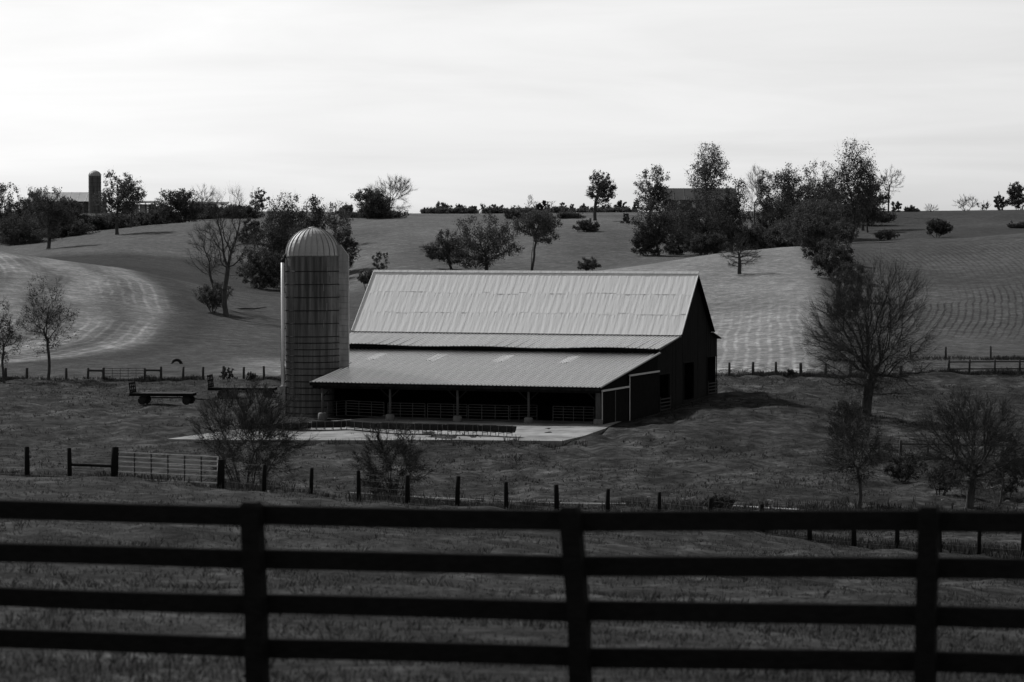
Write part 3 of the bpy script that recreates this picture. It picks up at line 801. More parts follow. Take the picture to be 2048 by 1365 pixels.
plant('leafy_tree', 'leafy tree filling the middle of the grove left of the tallest dark tree', 'tree', 1630, 480, (1582, 1688, 330, 470), 'leafy', D=660, group=G3, leaves=1.5, n=380)
plant('leafy_tree', 'tallest dark tree with stepped crown at the right of the hilltop grove', 'tree', 1698, 482, (1655, 1762, 290, 465), 'leafy', D=630, group=G3, lmat='leaf_dark', leaves=1.5, n=420, trunk_r=0.45)
plant('leafy_tree', 'loose leafy tree bulging right of the tallest dark tree', 'tree', 1725, 450, (1700, 1778, 345, 440), 'leafy', D=690, group=G3, leaves=0.9, n=330)
plant('leafy_tree', 'big rounded dark tree in front of the grove where the hedge begins', 'tree', 1628, 498, (1552, 1700, 398, 496), 'leafy', D=560, group=G3, leaves=2.0, n=420, shell=0.7)
bush('dark undergrowth at the left below the grove behind the field crest', 1530, 508, (1480, 1580, 455, 510), 'leafy', D=600, leaves=1.3, lmat='leaf_dark')
bush('dark undergrowth between stout trunk tree and upright tree below the house', 1360, 512, (1325, 1400, 455, 515), 'leafy', D=580, leaves=1.3, lmat='leaf_dark')
bush('dark undergrowth under the tallest dark tree', 1730, 445, (1680, 1790, 415, 450), 'round', D=720, leaves=1.5, lmat='leaf_dark')
plant('bare_tree', 'slim bare tree with round twiggy top standing clear on the right skyline', 'tree', 1775, 425, (1752, 1808, 335, 390), 'bare', D=760, n=160, trunk_r=0.3, twigs=4)
plant('field_tree', 'lone dark tree with low spreading branches on the striped hay field', 'tree', 1479, 549, (1436, 1520, 470, 535), 'bare', dmin=300, n=260, trunk_r=0.38, fork=-0.2)
# fill of the dark groves
for (x, y, x0, x1, y0, y1, D, lb) in [
    (62, 492, 22, 108, 382, 490, 725, 'dark leafy tree filling the far left skyline between the edge tree and the broad tree'),
    (132, 490, 98, 176, 398, 490, 730, 'dark leafy tree in front of the pale roofed distant barn'),
    (320, 455, 285, 350, 405, 455, 770, 'dark leafy tree before the right end of the pale backed shed'),
    (545, 575, 505, 600, 425, 575, 540, 'dark leafy tree at the left flank of the grove behind the silo'),
    (600, 578, 555, 655, 450, 580, 530, 'dark leafy tree low in the grove just behind the silo wall'),
    (1352, 500, 1310, 1400, 420, 500, 630, 'dark leafy tree under the left end of the hilltop house'),
    (1440, 505, 1395, 1490, 400, 500, 610, 'dark leafy tree under the right end of the hilltop house'),
    (1545, 500, 1500, 1600, 400, 500, 630, 'dark leafy tree behind the thin bare pair in the hilltop grove'),
    (1600, 490, 1545, 1660, 365, 480, 650, 'dark leafy tree deep in the middle of the hilltop grove'),
    (1660, 480, 1620, 1715, 360, 475, 650, 'dark leafy tree at the left flank of the tallest dark tree'),
    (1735, 460, 1700, 1765, 395, 455, 680, 'dark low tree at the right flank of the tallest dark tree')]:
    plant('leafy_tree', lb, 'tree', x, y, (x0, x1, y0, y1), 'leafy', D=D, lmat='leaf_dark', leaves=1.5, n=360, group=G1 if x < 400 else (G2 if x < 700 else G3))
for (x, y, x0, x1, y0, y1, D, lb) in [
    (55, 495, 20, 120, 400, 495, 720, 'dark scrub tree behind the thicket at the far left'),
    (160, 490, 120, 200, 425, 490, 735, 'dark scrub below the pale roofed distant barn'),
    (285, 462, 240, 330, 428, 462, 760, 'dark scrub in front of the long low open shed'),
    (320, 458, 290, 360, 420, 458, 750, 'dark scrub at the left foot of the wide dark rounded tree'),
    (492, 500, 470, 530, 440, 500, 640, 'dark scrub on the slope between twin trees and grove'),
    (1292, 515, 1262, 1330, 450, 518, 575, 'dark scrub at the lower left corner of the hilltop grove'),
    (1420, 510, 1370, 1460, 470, 512, 560, 'dark scrub round the stout trunk below the hilltop house'),
    (1500, 505, 1455, 1540, 450, 508, 585, 'dark scrub right of the stout trunk at the field crest'),
    (1570, 498, 1530, 1620, 450, 502, 570, 'dark scrub left of the big rounded tree at the field crest'),
    (1672, 490, 1640, 1712, 440, 492, 600, 'dark scrub right of the big rounded tree at the field crest')]:
    bush(lb, x, y, (x0, x1, y0, y1), 'leafy', D=D, lmat='leaf_dark', leaves=1.5)
for (x, y, x0, x1, y0, y1, D, lb) in [
    (20, 492, -20, 70, 405, 492, 700, 'dark leafy scrub joining the edge tree to the thicket at the far left'),
    (110, 490, 60, 160, 415, 490, 712, 'dark leafy scrub behind the trunk of the broad dark tree'),
    (200, 470, 150, 250, 428, 474, 728, 'dark leafy scrub left of the trunk beside the distant silo'),
    (395, 448, 360, 440, 405, 450, 770, 'dark leafy scrub right of the wide dark rounded tree'),
    (480, 446, 440, 525, 412, 450, 745, 'dark leafy scrub between the low shed and the grove behind the silo')]:
    bush(lb, x, y, (x0, x1, y0, y1), 'leafy', D=D, lmat='leaf_dark', leaves=1.5)
# hedge running down between the fields
for k, (px, D, w, h, lb) in enumerate([(1614, 515, 72, 72, 'topmost dark bush of the hedge running down between the two fields'), (1640, 470, 80, 84, 'second bush from the top of the hedge between the two fields'), (1668, 435, 88, 84, 'third bush from the top of the hedge between the two fields'), (1698, 405, 80, 72, 'ragged fourth bush from the top of the hedge, its twigs sticking up'), (1690, 370, 70, 70, 'lowest bush of the hedge, behind the left side of the big bare tree')]):
    X = colx(px, D); z = gz(X, D); py = CY - F * math.tan(math.atan2(z, D) + PITCH)
    bush(lb, px, py, (px - w / 2, px + w / 2, py - h, py + 4), 'leafy' if k != 3 else 'half', D=D, leaves=1.5 if k != 3 else 0.9, lmat='leaf_dark', group='hedge between the two right fields')
# right skyline and slope
for (x, w, y0, y1, st, lb) in [
    (1793, 26, 403, 424, 'leafy', 'low bush just right of the slim bare skyline tree'),
    (1823, 34, 412, 424, 'leafy', 'lowest shrub on the right skyline'),
    (1862, 30, 407, 424, 'bare', 'pale bare shrub in the gap of the right skyline'),
    (1931, 52, 391, 423, 'bare', 'fan shaped bare bush on the right skyline'),
    (1967, 28, 400, 423, 'half', 'loose shrub between the fan shaped bush and the pole'),
    (1999, 34, 392, 423, 'leafy', 'leafy bush behind the pole on the right skyline'),
    (2034, 46, 368, 423, 'leafy', 'tall dark leafy tree at the right edge of the skyline')]:
    bush(lb, x, y1, (x - w / 2, x + w / 2, y0, y1 + 3), st, D=815, group='shrubs along the right skyline', leaves=1.6 if st == 'leafy' else None)
bush('dark round bush on the slope right of the hilltop grove', 1873, 475, (1845, 1902, 441, 477), 'round', D=640, leaves=2.2, lmat='leaf_dark')
bush('low dark bush on the slope at the right edge of the photo', 2034, 458, (2014, 2060, 444, 460), 'round', D=690, leaves=1.8, lmat='leaf_dark')
bush('small scrub on the slope under the grove, left of the dark round bush', 1775, 478, (1752, 1800, 460, 482), 'half', D=640, leaves=0.8)
# middle distance, left
plant('young_tree', 'sparse young tree with upright branches before the hay field at the left fence', 'tree', 94, 762, (38, 150, 548, 722), 'half', D=299, n=300, trunk_r=0.2, leaves=0.33, lmat='leaf_near', fork=-0.55)
plant('young_tree', 'sparse young tree cut by the left edge of the photo', 'tree', 8, 768, (-30, 42, 600, 725), 'half', D=296, n=230, trunk_r=0.16, leaves=0.25, lmat='leaf_near', fork=-0.55)
# right: bare trees
plant('bare_tree', 'large bare twiggy tree with a stout leaning trunk right of the barn', 'tree', 1733, 838, (1618, 1888, 532, 800), 'bare', D=236, n=1200, trunk_r=0.54, twigs=6, twl=1.2, fork=-0.62, lobes=18)
plant('scrub_tree', 'small dark tree with one thin stem in front of the large bare tree', 'tree', 1718, 1012, (1650, 1778, 835, 965), 'half', D=168, n=360, trunk_r=0.14, leaves=0.2, lmat='leaf_near', twigs=5, twl=0.6, lobes=12, fork=-0.6)
plant('bare_tree', 'low dark bare tree with crooked limbs near the right edge of the photo', 'tree', 1940, 1004, (1838, 2065, 788, 978), 'bare', D=172, n=620, trunk_r=0.30, twigs=8, twl=0.8, lobes=16, fork=-0.8)
plant('scrub_tree', 'thin dark stem right of the low crooked tree at the right edge', 'tree', 2003, 985, (1985, 2040, 850, 930), 'half', D=178, n=120, trunk_r=0.07, leaves=0.3, lmat='leaf_near')
bush('dark scrub at the foot of the large bare tree', 1700, 845, (1660, 1735, 805, 850), 'half', D=232, leaves=0.7, lmat='leaf_near')
bush('column of dark scrub on the bank left of the large bare tree trunk', 1690, 905, (1655, 1738, 800, 908), 'half', D=212, leaves=0.5, lmat='leaf_near', twigs=5)
bush('dark twiggy scrub added in place of tree shade behind the small metal gate of the dark rail fence', 1805, 962, (1765, 1850, 905, 965), 'half', D=188, leaves=0.5, lmat='leaf_near', twigs=5)  # added scrub, darkens this ground where trees throw heavy shade
bush('dark twiggy scrub added to stand in for shade beside the low crooked tree at the right edge', 2020, 985, (1975, 2070, 910, 990), 'half', D=180, leaves=0.5, lmat='leaf_near', twigs=5)  # added scrub, stands in for tree shade at the right
bush('dark twiggy scrub added to fill in shade left of the low crooked tree trunk', 1880, 985, (1845, 1925, 925, 990), 'half', D=180, leaves=0.5, lmat='leaf_near', twigs=5)  # added scrub, fills in shade under the crooked tree
# shrubs before the apron
bush('large leafless twiggy shrub behind the pasture gate, hiding the left end of the apron', 495, 985, (378, 612, 782, 985), 'bare', D=140, n=560, nstem=16, twigs=10, twl=0.55, bark='bark', lmat='leaf_near', leaves=0.22, leaf=0.045, trunk_r=0.07, name='shrub', cat='shrub')
bush('smaller twiggy shrub behind the wire fence, in front of the feed bunks', 785, 1003, (708, 855, 852, 1000), 'bare', D=142, n=340, nstem=11, twigs=10, twl=0.45, bark='bark', lmat='leaf_near', leaves=0.2, leaf=0.045, trunk_r=0.05, name='shrub', cat='shrub')
for (x, D, w, h, st, lb) in [(458, 297, 34, 26, 'leafy', 'dark weedy bush on the far fence line behind the wagons'), (505, 297, 30, 18, 'half', 'low weed clump on the far fence line left of the silo'), (1580, 288, 26, 16, 'half', 'low weed clump on the fence line right of the barn'), (1000, 150, 60, 30, 'half', 'low brush on the creek bank in the middle of the photo'), (1440, 165, 70, 26, 'half', 'low brush on the creek bank below the barn shadow')]:
    X = colx(x, D); z = gz(X, D); py = CY - F * math.tan(math.atan2(z, D) + PITCH)
    bush(lb, x, py, (x - w / 2, x + w / 2, py - h, py + 3), st, D=D, lmat='leaf_near', leaves=0.9)

# ---------------------------------------------------------------- the barn
BZ = BARN0.z
barn = empty('barn', BARN0, BARN_RZ)
tag(barn, 'long dark barn with bright metal roofs and an open feeding shed along its front', 'barn')
def px_to_s(px, Y):
    """barn-local x of the photograph column px at barn depth Y"""
    lo, hi = -40.0, 10.0
    for _ in range(40):
        mid = (lo + hi) / 2
        p = BARN0 + BX * mid + BY * Y
        if CX + F * p.x / (p.y * math.cos(PITCH) + 0.5) < px: lo = mid
        else: hi = mid
    return mid
LEN, LEFT, NOTCH = 28.3, -28.3, -23.3
E_LO, E_HI = (-0.45, 2.86), (14.45, 4.84)          # open shed roof: (depth, height) at eave and top
S_LO, S_HI = (14.0, 5.10), (19.9, 5.98)            # middle roof
P_LO, P_HI, P_BK = (19.65, 6.10), (24.5, 10.95), (29.35, 6.10)

def slab(mb, lo, hi, x0, x1, th=0.08):
    mb.prism([(lo[0], lo[1] - th), (hi[0], hi[1] - th), (hi[0], hi[1]), (lo[0], lo[1])], 0, x0, x1)
main = MB(); slab(main, P_LO, P_HI, LEFT, 0.35); main.prism([(P_HI[0], P_HI[1] - 0.08), (P_BK[0], P_BK[1] - 0.08), (P_BK[0], P_BK[1]), (P_HI[0], P_HI[1])], 0, LEFT, 0.35)
main = main.build('main_roof', M['barn_dark'], barn)
mid = MB(); slab(mid, S_LO, S_HI, LEFT, 0.22); mid = mid.build('middle_roof', M['barn_dark'], barn)
low = MB(); slab(low, E_LO, E_HI, NOTCH, 0.18)
tN = (7.9 - E_LO[0]) / (E_HI[0] - E_LO[0]); zN = E_LO[1] + tN * (E_HI[1] - E_LO[1])
slab(low, (7.9, zN), E_HI, LEFT, NOTCH - 0.002); low = low.build('shed_roof', M['barn_dark'], barn)
bk = MB(); slab(bk, (29.3, 6.0), (31.7, 5.45), LEFT, 0.25); bk.build('rear_roof', M['far_dark_roof'], barn)

def sheet_mesh(w, L, seed):
    """old crimped roofing sheet, buckled between its raised edges"""
    rg = np.random.default_rng(seed)
    nx, ny = 9, 7
    xs, ys = np.linspace(0, w, nx), np.linspace(0, L, ny)
    X, Y = np.meshgrid(xs, ys, indexing='ij')
    Z = 0.0055 * np.sin(X / w * math.pi * 2 * rg.uniform(0.7, 1.6) + rg.uniform(0, 6) + Y * rg.uniform(-0.7, 0.7)) + 0.005 * np.sin(Y * rg.uniform(1, 2.5) + rg.uniform(0, 6) + X * 2) + 0.0006 * rg.normal(size=X.shape)
    Z[0, :] = Z[-1, :] = 0.005
    Z[1, :] *= 0.5; Z[-2, :] *= 0.5
    V = np.stack([X, Y, Z], -1).reshape(-1, 3)
    i = np.arange(nx * ny).reshape(nx, ny)
    Q = np.stack([i[:-1, :-1], i[1:, :-1], i[1:, 1:], i[:-1, 1:]], -1).reshape(-1, 4)
    return mesh_np('roof_sheet', V, quads=Q, smooth=True, mats=(M['roof_old'],))
slope = math.hypot(P_HI[0] - P_LO[0], P_HI[1] - P_LO[1]); sa = math.atan2(P_HI[1] - P_LO[1], P_HI[0] - P_LO[0])
up = Vector((0, math.cos(sa), math.sin(sa))); nr_ = Vector((0, -math.sin(sa), math.cos(sa)))
rg = random.Random(3)
NS = 44; sw = (LEN + 0.35) / NS
sheets = [sheet_mesh(sw, 2.42, 50 + i) for i in range(9)]
prev = [0, 0, 0]
for r in range(3):
    jit = 0.0
    for k in range(NS):
        if rg.random() < 0.45: jit = rg.choice([0, 0, 0.12, -0.14, 0.2, -0.05])
        o = bpy.data.objects.new('roof_sheet', sheets[rg.randrange(9)])
        s0 = (0.0 if r == 0 else r * 2.24 + jit * 0.6)
        o.location = Vector((LEFT + k * sw, P_LO[0], P_LO[1])) + up * (s0 - 0.06) + nr_ * (0.02 + r * 0.006 + rg.uniform(0, 0.001))
        o.rotation_euler = (sa, 0, rg.uniform(-0.003, 0.003))
        if r and rg.random() < 0.3:
            seam = MB().box((sw / 2, 0.0, 0.004), (sw * rg.uniform(0.5, 1.0), 0.014, 0.004)).mesh('lap_seam', M['dull_steel'])
            q = bpy.data.objects.new('lap_seam', seam); q.location = o.location + nr_ * 0.012; q.rotation_euler = o.rotation_euler; link(q, main)
        L_ = (slope + 0.06 - s0) if r == 2 else 2.42
        o.scale = (1.0, L_ / 2.42, 1)
        link(o, main)
MB().prism([(P_HI[0] - 0.16, P_HI[1] - 0.02), (P_HI[0], P_HI[1] + 0.17), (P_HI[0] + 0.16, P_HI[1] - 0.02), (P_HI[0], P_HI[1] + 0.13)], 0, LEFT - 0.02, 0.37).build('ridge_cap', M['roof_old'], main)
MB().tube([(0.37, P_LO[0], P_LO[1] + 0.02), (0.37, P_HI[0], P_HI[1] + 0.06)], 0.05, 4).build('rake_trim', M['roof_old'], main)
MB().tube([(LEFT - 0.02, P_LO[0], P_LO[1] + 0.04), (LEFT - 0.02, P_HI[0], P_HI[1] + 0.08)], 0.06, 4).build('rake_trim', M['roof_old'], main)
MB().box(((LEFT + 0.3) / 2, P_LO[0] + 0.06, P_LO[1] - 0.14), (LEN + 0.3, 0.05, 0.13)).build('eave_board', M['grey_steel'], main)

def rib_mesh(w, L, ribs, wave=0.0, seed=0):
    """ribbed steel panel"""
    p = w / ribs
    prof = []
    for k in range(ribs):
        x = k * p
        prof += [(x, 0.0), (x + p * 0.60, 0.0), (x + p * 0.70, 0.065), (x + p * 0.86, 0.065), (x + p * 0.96, 0.0)]
    prof.append((w, 0.0))
    V, Q = [], []
    n = len(prof)
    for y in (0, L):
        V += [(a, y, b) for a, b in prof]
    for i in range(n - 1): Q.append((i, i + 1, n + i + 1, n + i))
    b0 = len(V)
    V += [(a, 0, b - 0.03) for a, b in prof]
    for i in range(n - 1): Q.append((b0 + i, b0 + i + 1, i + 1, i))
    return mesh_np('roof_panel', np.array(V), quads=np.array(Q), mats=(M['roof_rib'],))
def lay(deck, lo, hi, x0, x1, ribs, name='roof_panel', lift=0.015, wavy=0.0, m='roof_rib'):
    a = math.atan2(hi[1] - lo[1], hi[0] - lo[0]); L = math.hypot(hi[0] - lo[0], hi[1] - lo[1]) + 0.05
    n = max(1, round((x1 - x0) / 0.92)); w = (x1 - x0) / n
    me = rib_mesh(w, L, ribs); me.materials.clear(); me.materials.append(M[m])
    for k in range(n):
        o = bpy.data.objects.new(name, me)
        dz = wavy * (1.7 + math.sin(k * 0.55) + 0.6 * math.sin(k * 0.23 + 1))
        o.location = (x0 + k * w, lo[0] - 0.05, lo[1] + lift + dz)
        o.rotation_euler = (a - dz / L, 0, 0)
        link(o, deck)
lay(mid, S_LO, S_HI, LEFT, 0.25, 3, wavy=0.05, m='roof_mid')
lay(low, E_LO, E_HI, NOTCH, 0.2, 3)
lay(low, (7.9, zN), E_HI, LEFT, NOTCH, 3)
for px in (750, 872, 1005, 1140):
    x = px_to_s(px, 10.7)
    y0, y1 = 9.4, 12.1
    f = lambda y: E_LO[1] + (y - E_LO[0]) / (E_HI[0] - E_LO[0]) * (E_HI[1] - E_LO[1]) + 0.022
    o = bpy.data.objects.new('skylight_panel', rib_mesh(0.92, y1 - y0, 4)); o.data.materials.clear(); o.data.materials.append(M['fibreglass'])
    o.location = (x - 0.46, y0, f(y0)); o.rotation_euler = (math.atan2(f(y1) - f(y0), y1 - y0), 0, 0)
    link(o, low)
# wavy dark flashing in the gap between middle and shed roofs
MB().box(((LEFT + 0.1) / 2, 14.2, 4.86), (LEN, 0.04, 0.36)).build('flashing', M['barn_dark'], mid)
MB().box(((NOTCH + 0.1) / 2, E_LO[0] + 0.06, E_LO[1] - 0.17), (-NOTCH + 0.1, 0.06, 0.2)).build('fascia', M['dark_wood'], low)
MB().tube([(0.22, E_LO[0], E_LO[1]), (0.22, E_HI[0], E_HI[1])], 0.055, 4).build('rake_trim', M['grey_steel'], low)
MB().tube([(0.27, S_LO[0], S_LO[1]), (0.27, S_HI[0], S_HI[1])], 0.045, 4).build('rake_trim', M['dull_steel'], mid)

# gable wall of weathered boards with openings
def roofline(y):
    if y < 14.2: return E_LO[1] + (y - E_LO[0]) / (E_HI[0] - E_LO[0]) * (E_HI[1] - E_LO[1]) - 0.1
    if y < 19.75: return S_LO[1] + (y - S_LO[0]) / (S_HI[0] - S_LO[0]) * (S_HI[1] - S_LO[1]) - 0.1
    if y < 24.5: return P_LO[1] + (y - P_LO[0]) - 0.1
    if y < 29.3: return P_LO[1] + (29.35 - y) - 0.1
    return 6.0 - (y - 29.3) * 0.23 - 0.1
openings = [(14.75, 17.55, 0.45, 3.1), (21.5, 24.3, 0.75, 3.75), (28.2, 30.95, 0.9, 3.95)]    # depth from, to, sill, head
gw = MB()
bw_ = 0.31; y = 14.35; rg = random.Random(11)
while y < 31.1:
    y1 = min(y + bw_, 31.15)
    dx = rg.uniform(-0.012, 0.012); t0, t1 = roofline(y + 0.01), roofline(y1 - 0.01)
    spans = [(-0.8, None)]
    for a, b, s, h in openings:
        if (y + y1) / 2 > a and (y + y1) / 2 < b: spans = [(-0.8, s), (h, None)]
    for s, h in spans:
        za, zb = (t0, t1) if h is None else (h, h)
        gw.prism([(y + 0.006, s), (y1 - 0.006, s), (y1 - 0.006, zb), (y + 0.006, za)], 0, -0.03 + dx, 0.0 + dx)
    y = y1
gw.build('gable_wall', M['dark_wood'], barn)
w2 = MB(); y = 0.15                                                  # end wall of the open shed above and behind its sliding doors
while y < 14.3:
    y1 = min(y + 0.9, 14.34)
    w2.prism([(y + 0.004, -0.6), (y1 - 0.004, -0.6), (y1 - 0.004, roofline(y1)), (y + 0.004, roofline(y))], 0, -0.05, -0.02); y = y1
w2.build('shed_end_wall', M['barn_dark'], barn)
for a, b, s, h in openings:
    fr = MB()
    for yy in (a, b): fr.box((0.02, yy, (s + h) / 2), (0.06, 0.1, h - s))
    fr.box((0.024, (a + b) / 2, h + 0.03), (0.06, b - a + 0.2, 0.1))
    fr.build('door_frame', M['dark_wood'], barn)
for (a, b, z0, z1, n) in [(14.8, 17.5, -0.1, 1.3, 5), (28.3, 30.9, 0.8, 1.9, 4)]:
    g = MB().box((0.1, a, (z0 + z1) / 2), (0.05, 0.08, z1 - z0 + 0.1)).box((0.1, b, (z0 + z1) / 2), (0.05, 0.08, z1 - z0 + 0.1)).build('slat_gate', M['old_wood'], barn)
    for k in range(n):
        MB().box((0.14, (a + b) / 2, z0 + (k + 0.5) * (z1 - z0) / n), (0.03, b - a, 0.11)).build('slat', M['old_wood'], g)
# sliding doors
def sliding(y0, y1, ztop, cuts, x=0.06):
    d = MB().box((x, (y0 + y1) / 2, ztop / 2 - 0.15), (0.04, y1 - y0, ztop + 0.2)).build('sliding_door', M['barn_dark'], barn)
    MB().box((x + 0.08, (y0 + y1) / 2, ztop + 0.06), (0.12, y1 - y0 + 0.1, 0.13)).build('door_track', M['white_steel'], d)
    for yy, nm in cuts:
        MB().box((x + 0.045, yy, ztop / 2 - 0.12), (0.05, 0.10, ztop + 0.2)).build('door_trim', M[nm], d)
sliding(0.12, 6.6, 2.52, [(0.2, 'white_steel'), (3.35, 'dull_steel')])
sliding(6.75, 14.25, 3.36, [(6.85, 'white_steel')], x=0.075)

# other walls, dark inside
MB().box((LEFT + 0.06, 22.6, 2.6), (0.06, 17.0, 6.6)).build('left_wall', M['dark_wood'], barn)
MB().prism([(19.75, 5.9), (29.25, 5.9), (24.5, 10.75)], 0, LEFT + 0.03, LEFT + 0.09).build('left_gable', M['dark_wood'], barn)
MB().box((LEFT / 2, 31.1, 2.3), (LEN - 0.2, 0.06, 6.2)).build('rear_wall', M['dark_wood'], barn)
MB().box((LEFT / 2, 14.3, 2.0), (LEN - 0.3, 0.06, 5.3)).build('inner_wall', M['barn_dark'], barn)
MB().box((NOTCH + 0.05, 9.2, 1.4), (0.06, 10.0, 3.9)).build('shed_sunblock_wall', M['barn_dark'], barn)  # side wall, lengthened forward to keep sun from leaking into the shed
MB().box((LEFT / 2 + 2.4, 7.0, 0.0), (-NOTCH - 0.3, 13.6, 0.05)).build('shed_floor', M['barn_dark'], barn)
# front posts, feet, braces, beam
MB().box(((NOTCH + 0.1) / 2, 0.0, E_LO[1] - 0.33), (-NOTCH - 0.1, 0.14, 0.26)).build('front_beam', M['dark_wood'], barn)
for i, px in enumerate((645, 780, 915, 1057, 1196)):
    x = px_to_s(px, 0.0)
    w = 0.2 if i < 4 else 0.42
    p = MB().tube([(x, 0, -0.3), (x + 0.02, 0, 1.3), (x, 0, 2.42)], [w / 2 * 1.05, w / 2, w / 2 * 0.92], 8).build('post', M['pale_wood'], barn, smooth=True)
    MB().tube([(x, 0, -0.2), (x, 0, 0.42), (x, 0, 0.5)], [0.36, 0.34, 0.27], 10).build('concrete_foot', M['block'], p, smooth=True)
    for s in ((-1, 1) if 0 < i < 4 else ((1,) if i == 0 else (-1,))):
        MB().box((x + s * 0.42, 0, 2.1), (0.07, 0.06, 1.0), (0, s * math.radians(48), 0)).build('knee_brace', M['dark_wood'], p)
for px, Y in ((672, 6.0),):
    x = px_to_s(px, Y); MB().tube([(x, Y, -0.2), (x, Y, 3.4)], 0.13, 8).build('inner_post', M['old_wood'], barn, smooth=True)
x = px_to_s(688, 7); MB().box((x, 7, 3.0), (0.7, 0.5, 0.4)).build('hanging_box', M['dull_steel'], barn)
# tube gates between the posts
def tube_gate(p0, p1, h, rails, bars, m, r=0.028, name='gate', parent=None, z0=0.15, barr=None):
    p0, p1 = Vector(p0), Vector(p1)
    def P(t, z): return p0.lerp(p1, t) + Vector((0, 0, z))
    fr = MB()
    fr.tube([P(0, z0), P(0, h)], r, 5).tube([P(1, z0), P(1, h)], r, 5)
    g = fr.build(name, M[m], parent)
    for k in range(rails):
        t = k / (rails - 1)
        z = z0 + (h - z0) * (t ** 0.85)
        MB().tube([P(0, z), P(1, z)], r, 5).build('rail', M[m], g)
    for k in range(bars):
        t = (k + 1) / (bars + 1)
        MB().tube([P(t, z0), P(t, h)], (barr or r), 5).build('upright', M['dark_steel' if m == 'lit_gate_steel' else m], g)  # pasture gate: lit rails against dark uprights, put into the tones
    return g
for a, b, ya, yb, nb in [(655, 691, 0.6, 3.0, 1), (693, 768, 3.0, 1.9, 2), (776, 850, 1.4, 1.4, 2), (855, 934, 1.4, 1.4, 2), (937, 1017, 1.3, 1.3, 2), (1020, 1074, 1.4, 2.6, 2), (1106, 1188, 1.5, 1.5, 3)]:
    tube_gate((px_to_s(a, ya), ya, 0), (px_to_s(b, yb), yb, 0), 1.28, 6, nb, 'dull_steel', 0.026, 'gate', barn)

# ---------------------------------------------------------------- silo
def make_silo(loc, R, H, label, rot=0.0, detail=True, hoops=24):
    root = empty('silo', loc, rot)
    tag(root, label, 'silo')
    # stave wall: every stave a slightly uneven slab, staggered like brickwork
    ns, rh = (57, 0.76) if detail else (40, 1.1)
    rows = int(H / rh)
    rh = H / rows
    rg = random.Random(5)
    mb = MB(); mb.tube([(0, 0, -0.6), (0, 0, H)], R - 0.03, 48, cap=False)
    da = 2 * math.pi / ns
    for r in range(-1, rows + 1):
        for k in range(ns):
            a0 = k * da + 0.006 * da; a1 = (k + 1) * da - 0.006 * da
            off = (0.5 * rh if k % 2 else 0)
            z0, z1 = max(-0.6, r * rh + off + 0.012), min(H, (r + 1) * rh + off - 0.012)
            if z1 - z0 < 0.05: continue
            q = R + rg.uniform(-0.008, 0.012)
            vs = []
            for rr_ in (R - 0.035, q):
                for a, z in ((a0, z0), (a1, z0), (a1, z1), (a0, z1)):
                    vs.append((math.cos(a) * rr_, math.sin(a) * rr_, z))
            mb.add(vs, [(4, 5, 6, 7), (0, 1, 5, 4), (1, 2, 6, 5), (2, 3, 7, 6), (3, 0, 4, 7)])
    tag(mb.build('stave_wall', M['stave'], root), kind='stuff')
    # steel hoops, closer together lower down
    n = 64
    hb = MB(); hb.tube([((R + 0.022) * Vector((math.cos(t), math.sin(t), 0)))[:] for t in np.linspace(0, 2 * math.pi, n + 1)], 0.038, 4, cap=False)
    hm = hb.mesh('hoop', M['dark_steel'])
    z = 0.3; 
    while z < H - 0.2:
        link(bpy.data.objects.new('hoop', hm), root).location = (0, 0, z)
        z += (0.50 if z < H * 0.5 else 1.02) if detail else 1.2
    # dome of riveted gores
    ng = 26 if detail else 16
    Hd = 1.02 * R if detail else 0.85 * R
    rd = R * 1.0
    prof = [(rd * math.cos(t), Hd * math.sin(t)) for t in np.linspace(0, math.radians(87), 11)]
    gm = MB()
    g0, g1 = -math.pi / ng, math.pi / ng
    vs, fs = [], []
    for pr, pz in prof:
        for a, bulge in ((g0, 0.055), (g0 * 0.93, 0.055), (g0 * 0.88, 0), (0, 0.004), (g1 * 0.98, 0)):
            vs.append(((pr + bulge * (pr / rd)) * math.cos(a), (pr + bulge * (pr / rd)) * math.sin(a), pz + bulge * 0.6))
    for i in range(len(prof) - 1):
        for j in range(4):
            fs.append((i * 5 + j, i * 5 + j + 1, (i + 1) * 5 + j + 1, (i + 1) * 5 + j))
    gm.add(vs, fs)
    gme = gm.mesh('dome_panel', M['dome'], smooth=False)
    dome = MB().tube([(0, 0, H - 0.04), (0, 0, H + 0.06)], R + 0.03, 48).build('dome_rim', M['dull_steel'], root)
    for k in range(ng):
        o = link(bpy.data.objects.new('dome_panel', gme), dome)
        o.location = (0, 0, H + 0.06); o.rotation_euler = (0, 0, k * 2 * math.pi / ng)
    MB().tube([(0, 0, H + Hd * 0.985), (0, 0, H + Hd + 0.08), (0, 0, H + Hd + 0.13)], [0.36, 0.34, 0.05], 14).build('dome_cap', M['dome'], dome, smooth=True)
    return root
sil_p = BARN0 + BX * (-25.75) + BY * 5.3
sil_D = sil_p.y
sil_p.x = colx(626, sil_D)
sil_p.z = at(626, 836, sil_D - 2.3).z
SR = 109 / 2 * sil_D / F
SH = at(624, 513, sil_D).z - sil_p.z
silo = make_silo(sil_p, SR, SH, 'tall dark concrete stave silo with a bright metal dome at the barn corner')
